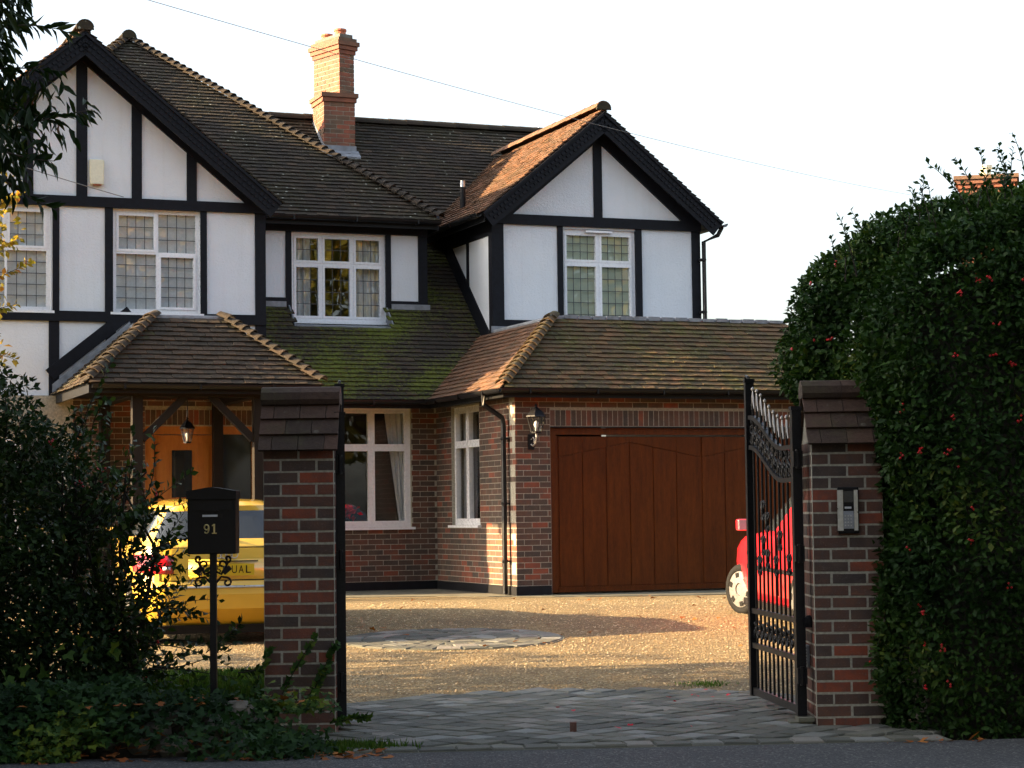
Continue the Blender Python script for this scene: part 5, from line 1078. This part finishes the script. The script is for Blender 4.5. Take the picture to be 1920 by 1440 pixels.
# garden bed and low stone wall -------------------------------------------------
mb = MB(); nxb, nyb = 26, 14; vs = []
for j in range(nyb):
    for i in range(nxb):
        x = -9+7.42*i/(nxb-1); y = 12.2+3.3*j/(nyb-1); z = .25+.02*math.sin(x*5+y*3) if 0 < j < nyb-1 and i < nxb-1 else -.02
        vs.append((x, y+(.12*math.sin(x*4) if j else 0), z))
mb.add(vs, [(j*nxb+i, j*nxb+i+1, (j+1)*nxb+i+1, (j+1)*nxb+i) for j in range(nyb-1) for i in range(nxb-1)]); mb.build('garden_bed', 'soil', kind=ST)
for k in range(34):
    x = -3.6+k*.068+random.uniform(-.02, .02) if k < 30 else random.uniform(-1.7, -1.25); mb = MB(); s = random.uniform(.045, .095); n = 8; z0 = .0+(k % 3)*.085+random.uniform(0, .03)
    vs = []
    for (zz, rr) in ((-.7, .6), (-.2, 1), (.35, .95), (.75, .5)):
        for q in range(n): a = 2*math.pi*q/n; vs.append((s*rr*1.25*math.cos(a)*random.uniform(.85, 1.15), s*rr*math.sin(a)*random.uniform(.85, 1.15), s*zz))
    mb.add(vs, [(i*n+q, i*n+(q+1) % n, (i+1)*n+(q+1) % n, (i+1)*n+q) for i in range(3) for q in range(n)]+[tuple(n-1-q for q in range(n)), tuple(3*n+q for q in range(n))])
    if k == 0: wall_e = empty('stone_edging', (-2.4, 12.25, .02), 0, label='low rubble stone edging half buried in ivy in front of the bed', cat='stone edging')
    o_ = mb.build('stone', 'rock', wall_e, smooth=False); o_.location = (x+2.4, -.02+random.uniform(-.04, .04)+.05*(k % 3), z0+.05)
# ivy
ivy = empty('ivy', (-2.4, 12.3, .02), 0, label='dark ivy trailing over the bottom left verge and stones', cat='ivy'); IO = np.array(ivy.location)
n = 15000; x = RNG.uniform(-4.2, -1.05, n); f = RNG.random(n); y = np.where(f < .45, RNG.uniform(11.75, 12.3, n), RNG.uniform(12.2, 13.2, n)); edge = np.clip((-1.0-x)/.8, 0, 1)
z = np.where(y < 12.25, np.clip((y-11.8)/.42, 0, 1)*.26*edge, .24)+np.abs(RNG.normal(size=n))*.06+.05*np.clip(nz(np.stack([x, y, y*0], 1), 1.2, 21), 0, 1)*edge
keep = (y > 11.78+.12*np.sin(x*5)) & ~((x > -1.45) & (y > 12.7)) & (RNG.random(n) < .35+.65*edge) & ~((x > -2.15) & (x < -1.5) & (z > .02) & (RNG.random(n) < .6) & (y < 12.35)) & ~((x > -2.3) & (y > 12.5)); P = np.stack([x, y, z+.02], 1)[keep]; n = len(P)
D = unit(n)*np.array([1, 1, .5])+np.array([0, -.5, -.3]); N = unit(n)*.5+np.array([0, -.55, .75])
leaves('foliage', 'leaf_ivy', P-IO, D, N, RNG.uniform(.03, .065, n), RNG.uniform(.03, .06, n), np.clip(.35+.35*nz(P, 1.0, 23)+RNG.normal(size=n)*.2, 0, 1), LEAF_IVY, parent=ivy)
n = 420; x = RNG.uniform(-3.5, -2.3, n); z = RNG.uniform(.15, .62, n); P = np.stack([x, 12.7+RNG.normal(size=n)*.15-.3*(.6-z), z+.05*np.sin(x*9)], 1); keep = nz(P, .9, 31) > .1; P = P[keep]; n = len(P)
leaves('pale_leaves', 'leaf_ivy', P-IO, unit(n)+np.array([0, -.4, -.3]), unit(n)*.4+np.array([0, -1, .5]), RNG.uniform(.06, .10, n), RNG.uniform(.06, .09, n), RNG.uniform(.8, 1, n), LEAF_IVY, parent=ivy)
st3 = MB(); LP, LD, LN = [], [], []
for (p, d, L) in (((-1.45, 13.1, .30), (.5, -.05, 1), .45), ((-1.3, 13.12, .22), (.3, -.05, 1), .28), ((-1.62, 13.1, .3), (.1, -.1, 1), .30), ((-1.15, 13.05, .12), (.9, -.2, .3), .25), ((-1.25, 13.14, .35), (.55, -.02, 1), .3)): shoot(st3, LP, LD, LN, p, d, L, 26, .3, .004)
o_ = st3.build('tendrils', 'twig', ivy, kind='stuff'); o_.location = -ivy.location
leaves('tendril_leaves', 'leaf_ivy', np.array(LP)-IO, LD, np.array(LN)+np.array([0, -1.2, .2]), .05, .045, RNG.uniform(.5, 1, len(LP)), LEAF_IVY, parent=ivy)
# grass, fallen leaves
def grass(name, pts, h, label, cat='grass'):
    P = np.array(pts); n = len(P); return leaves(name, 'grass_blade', P, RNG.normal(size=(n, 3))*np.array([.35, .35, .1])+np.array([0, 0, 1]), unit(n)*np.array([1, 1, .1]), RNG.uniform(.5, 1, n)*h, .009, RNG.random(n), LEAF_DIAMOND, label=label, cat=cat, kind='stuff')
n = 9000; x = RNG.uniform(-2.6, -1.62, n); y = RNG.uniform(13.25, 15.3, n); grass('lawn', np.stack([x, y, x*0+.24], 1), .10, 'short green grass on the bed behind the post box')
n = 1500; x = RNG.normal(-1.0, .16, n); y = RNG.normal(12.32, .07, n); grass('grass_tuft', np.stack([x, y, x*0+.01], 1), .10, 'green grass tuft at the road edge by the left pier')
n = 220; x = RNG.normal(1.48, .1, n); y = RNG.normal(16.3, .12, n); grass('grass_tuft', np.stack([x, y, x*0+gz(16.3)], 1), .035, 'thin green weeds in the gravel by the right gate')
n = 260; x = RNG.uniform(1.2, 2.6, n); y = 12.16+.093*(x+.2)+RNG.normal(size=n)*.02; grass('grass_tuft', np.stack([x, y, x*0+.02], 1), .03, 'moss and weeds along the paving edge under the hedge')
def scatter(name, n, fx, fy, fz, L, label, mat='leaf_fallen'):
    P = np.stack([fx(n), fy(n), np.zeros(n)], 1); P[:, 2] = fz(P); leaves(name, mat, P, RNG.normal(size=(n, 3))*np.array([1, 1, .25]), unit(n)*.35+np.array([0, 0, 1]), RNG.uniform(.6, 1.2, n)*L, RNG.uniform(.5, 1, n)*L, RNG.random(n), LEAF_IVY, label=label, cat='leaves', kind='stuff')
gzv = np.vectorize(gz)
n = 14000; P = np.stack([RNG.uniform(-2.6, 3.4, n), 15.2+10.5*RNG.random(n)**1.6, np.zeros(n)], 1); P[:, 2] = gzv(P[:, 1])+.003
P = P[~((np.abs(P[:, 0]-.4) < 1.5) & (P[:, 1] < 15.95))]; n = len(P)
T_ = (np.array([(1, 0, 0), (-1, 0, 0), (0, 1, 0), (0, -1, 0), (0, 0, .7)], float), [(0, 2, 4), (2, 1, 4), (1, 3, 4), (3, 0, 4)])
leaves('loose_gravel', 'gravel_stone', P, RNG.normal(size=(n, 3))*np.array([1, 1, 0]), np.tile([0., 0, 1], (n, 1)), RNG.uniform(.006, .014, n), RNG.uniform(.006, .014, n), RNG.random(n), T_, kind='stuff', label='loose pea gravel scattered over the drive', cat='gravel')
scatter('fallen_leaves', 170, lambda n: RNG.uniform(-3.2, -.7, n), lambda n: RNG.uniform(11.75, 12.2, n), lambda P: .03+np.clip((P[:, 1]-11.85)/.4, 0, 1)*.2*np.clip((-1.1-P[:, 0]), 0, 1)+.02, .07, 'orange fallen leaves along the bottom left verge')
scatter('fallen_leaves', 60, lambda n: RNG.uniform(-3.3, -1.2, n), lambda n: RNG.uniform(12.0, 12.9, n), lambda P: P[:, 0]*0+.335, .07, 'rusty leaves caught on top of the ivy')
scatter('fallen_leaves', 55, lambda n: RNG.normal(2.42, .14, n), lambda n: RNG.normal(12.32, .06, n), lambda P: P[:, 0]*0+.035, .08, 'brown fallen leaves heaped at the foot of the hedge')
scatter('fallen_leaves', 60, lambda n: RNG.uniform(-1.5, 3, n), lambda n: RNG.uniform(19, 26.5, n), lambda P: gzv(P[:, 1])+.02, .07, 'brown leaves scattered over the gravel drive')
scatter('fallen_leaves', 14, lambda n: RNG.uniform(.3, 1.9, n), lambda n: RNG.uniform(13, 15.8, n), lambda P: gzv(P[:, 1])+.035, .045, 'small pinkish petals dropped on the paving', 'petal_red')

# trees -------------------------------------------------------------------------
def tree(name, label, base, trunk_h, blobs, n_leaf, mat, L, W, tmpl=LEAF_DIAMOND, droop=.5, inner=.6, spread=.9, cat='tree', group=None, tr=.14, limb_to=None, outer=.05, seed=1):
    e = empty(name, base, 0, label=label, cat=cat, group=group); B = np.array(base); m_ = MB()
    m_.tube([(0, 0, -.05), (.04, .03, trunk_h*.5), (-.03, .05, trunk_h), (.05, 0, trunk_h*1.25)], [tr*1.25, tr, tr*.85, tr*.5], 9)
    for (c, r_) in blobs:
        for _ in range(5):
            d = RNG.normal(size=3); d /= np.linalg.norm(d); t_ = np.array(c)-B+d*np.array(r_)*.65; st = np.array((0, 0, trunk_h*random.uniform(.6, 1.15))); mid = (st+t_)/2+RNG.normal(size=3)*.12
            m_.tube([tuple(st), tuple(mid), tuple(t_)], [tr*.45, tr*.26, tr*.07], 6)
    m_.build('trunk', 'bark', e)
    def fn(P):
        d = None
        for (c, r_) in blobs:
            q = sd_ell(P, c, r_); d = q if d is None else np.minimum(d, q)
        s_ = min(min(b[1]) for b in blobs); return d+.22*s_*nz(P, .55/s_, seed+40)+.10*s_*nz(P, 1.6/s_, seed+50)
    lo = np.min([np.array(c)-np.array(r_)*1.3 for c, r_ in blobs], 0); hi = np.max([np.array(c)+np.array(r_)*1.3 for c, r_ in blobs], 0)
    P = fill(fn, lo, hi, n_leaf, inner, outer, bias=1.0); G = grad(fn, P); D, N = leaf_dirs(G, droop, spread)
    leaves('crown', mat, P-B, D, N, RNG.uniform(.7, 1.2, len(P))*L, RNG.uniform(.8, 1.2, len(P))*W, np.clip(.45+.25*nz(P, .8/min(blobs[0][1]), seed)+RNG.normal(size=len(P))*.2, 0, 1), tmpl, parent=e); return e
lt = tree('laurel_tree', 'dark laurel tree with long drooping leaves overhanging the top left corner', (-3.9, 10.3, .03), 2.6, [((-2.80, 10.0, 3.36), (.44, .6, .42)), ((-2.84, 10.0, 3.80), (.40, .6, .45)), ((-3.18, 10.0, 3.46), (.78, .8, .46)), ((-3.28, 10.0, 4.05), (.84, .9, .62)), ((-4.2, 10.2, 4.6), (1.5, 1.3, 1.5)), ((-5.3, 10.4, 4.0), (1.5, 1.4, 1.6)), ((-3.6, 10.4, 5.3), (1.4, 1.2, .9))], 42000, 'leaf_laurel', .105, .026, LEAF_BLADE, 1.0, .45, .7, outer=.08)
stems = MB(); LP, LD, LN = [], [], []
for (p, d, L, k) in (((-2.35, 9.95, 3.28), (1, 0, .30), .36, 16), ((-2.4, 9.9, 3.75), (1, 0, .25), .30, 16), ((-2.45, 10, 3.9), (1, 0, .75), .42, 18), ((-2.45, 10, 3.05), (.8, 0, -.7), .30, 14), ((-2.4, 9.9, 3.15), (1, 0, -.35), .28, 14), ((-2.5, 9.9, 3.55), (1, 0, .1), .36, 18), ((-2.6, 9.9, 3.0), (.3, 0, -1), .28, 12), ((-2.5, 10, 3.4), (1, 0, -.1), .34, 18), ((-2.8, 10, 2.98), (.1, 0, -1), .25, 14)): shoot(stems, LP, LD, LN, p, d, L, k, .3, .006)
o_ = stems.build('twigs', 'bark', lt, kind='stuff'); o_.location = -lt.location
leaves('spray_leaves', 'leaf_laurel', np.array(LP)-np.array(lt.location), np.array(LD)+np.array([.2, 0, -.4]), LN, RNG.uniform(.08, .115, len(LP)), .026, RNG.random(len(LP)), LEAF_BLADE, parent=lt)
# sunlit young autumn tree
at_ = tree('autumn_sapling', 'young tree with yellow sunlit autumn leaves at the left edge', (-4.75, 17.2, gz(17.2)), 2.4, [((-4.5, 17.1, 3.9), (.42, .4, .32)), ((-4.62, 17.1, 3.3), (.40, .4, .30)), ((-4.7, 17.1, 2.75), (.42, .4, .3)), ((-5.1, 17.2, 3.6), (.5, .5, .6))], 1500, 'leaf_autumn', .075, .045, LEAF_DIAMOND, .4, .4, 1.0, tr=.03, seed=5)
stems = MB(); LP, LD, LN = [], [], []
for (p, d, L, k) in (((-4.35, 17.1, 3.92), (1, 0, .45), .5, 34), ((-4.4, 17.1, 3.7), (1, 0, .2), .35, 26), ((-4.45, 17.1, 3.3), (1, 0, .25), .55, 36), ((-4.45, 17.1, 3.1), (1, 0, .05), .4, 26), ((-4.4, 17.1, 2.75), (1, 0, .15), .35, 26), ((-4.5, 17.1, 3.5), (1, 0, .5), .5, 30)): shoot(stems, LP, LD, LN, p, d, L, k, .4, .006)
o_ = stems.build('twigs', 'bark', at_, kind='stuff'); o_.location = -at_.location
leaves('spray_leaves', 'leaf_autumn', np.array(LP)-np.array(at_.location), LD, LN, RNG.uniform(.05, .08, len(LP)), .045, RNG.random(len(LP)), parent=at_)
# evergreens out of frame on the left: they shade the gateway
for i, (x, y, zc, rx, rz) in enumerate(((-7.4, 12.9, 4.6, 1.7, 3.8), (-9.4, 10.6, 5.4, 2.3, 5.0), (-8.4, 7.4, 5.2, 2.2, 4.8), (-12.4, 12.6, 5.4, 2.1, 5.0), (-13.5, 9.0, 5.6, 2.6, 5.2), (-5.6, 14.0, 2.5, 1.0, 2.3))):
    tree('evergreen_tree', ('tall dark evergreen beyond the left edge, %s' % ('next to the laurel', 'behind the laurel', 'nearest the road', 'second row by the drive', 'second row by the road', 'low one by the garden bed')[i]), (x, y, 0), zc-rz*.5, [((x, y, zc), (rx, rx, rz))], 8000, 'leaf_evergreen', .36, .28, LEAF_DIAMOND, .4, .9, 1.0, group='evergreens beyond the left edge', seed=60+i)
# autumn trees behind the camera: some mirrored in panes, rest added to dim facade
ST_W = ('first from the camera', 'second along', 'third along', 'behind the second', 'straight behind the camera', 'farthest right', 'left of the camera', 'fourth along', 'far left')
for i, (x, y, zc, r_) in enumerate(((9, -8, 7.5, 4.6), (17, -7, 7.5, 4.8), (26, -3, 8.0, 5.0), (24, -15, 9.5, 6), (1, -10, 8.0, 5.0), (38, 6, 8.0, 5.2), (-8, -9, 8.0, 5.0), (33, 1, 8, 4.6), (-17, -6, 8.0, 5.2))):
    tree('street_tree', 'yellow autumn street tree behind the photographer, in a row for pane reflections, extended to dim the facade, %s' % ST_W[i], (x, y, 0), zc-r_*.6, [((x, y, zc), (r_, r_, r_*.95))], 4200, 'leaf_street', .62, .46, LEAF_DIAMOND, .3, 2.2, 1.0, group='street trees behind the camera', seed=80+i, tr=.22)
for i, (x, y, zc, rx, rz, n_) in enumerate(((-12.0, 15.4, 3.6, 1.1, 2.6, 2600), (-13.0, 17.2, 2.6, 1.0, 1.6, 700))):
    tree('boundary_tree', 'loose leafy boundary tree beyond the left edge, %s' % ('first by the drive', 'nearer the house')[i], (x, y, .1), zc-rz*.5, [((x, y, zc), (rx, rx, rz))], n_, 'leaf_bush', .2, .14, LEAF_DIAMOND, .4, .9, 1.0, group='boundary trees beyond the left edge', seed=260+i, tr=.08)

# ------------------------------------------------------------------ neighbour's house and overhead cable
nb_ = empty('neighbour_house', (9.72, 44.5, .3), R(-14), label='brick neighbour house whose sunlit chimney rises behind the hedge', cat='house')
m_ = MB(); m_.box((0, .2, 0), (8, 7.5, 5.0)); m_.build('wall', 'brick', nb_)
m_ = MB(); m_.add([(-.4, -.2, 4.9), (8.4, -.2, 4.9), (8.4, 7.9, 4.9), (-.4, 7.9, 4.9), (3.0, 3.8, 7.9), (5.5, 3.8, 7.9)], [(0, 1, 5, 4), (1, 2, 5), (2, 3, 4, 5), (3, 0, 4), (3, 2, 1, 0)]); m_.build('roof', 'tile_orange', nb_)
m_ = MB(); 
for r_ in range(50):
    z = 4.4+r_*.075; 
    for k in range(5): m_.box((-.05+k*.225-(.11 if r_ % 2 else 0) if k else -.05, -.30, z), (min(1.0, -.05+(k+1)*.225-.01-(.11 if r_ % 2 else 0)), -.27, z+.065), random.random()); m_.box((-.08, -.25+k*.18, z), (-.05, -.08+k*.18, z+.065), random.random())
    if r_ > 41: pass
m_.build('chimney_bricks', 'brick_stack', nb_, kind='stuff')
m_ = MB(); m_.box((-.045, -.265, 0), (.99, .62, 8.15)); nc_ = m_.build('chimney', 'mortar_pale', nb_)
for k, (z, g) in enumerate(((7.87, .06), (7.96, .11), (8.05, .15))): m_ = MB(); m_.rv = .2+.3*k; m_.box((-.05-g, -.30-g, z), (1.0+g, .65+g, z+.08)); m_.build('corbel', 'brick_stack', nc_)
m_ = MB(); m_.lathe([(.13, 0), (.12, .2), (.15, .24), (.15, .3), (.1, .3)], (.45, .2, 8.12), 14); m_.build('chimney_pot', 'cream_plastic', nc_)
pA, pB = Vector((-3.05, 17.8, 5.84)), Vector((9.72, 44.3, 7.86)); dA = pB-pA; pts = []
for k in range(-10, 41):
    t_ = k/40; q = pA+dA*t_; q.z += -.75*4*t_*(1-t_)*.25 if t_ > 0 else -.25*4*t_*.75; pts.append(q)
m_ = MB(); m_.tube(pts, .0032, 5); m_.build('overhead_cable', 'cable_black', label='thin telephone cable crossing the sky in front of the chimney', cat='cable')
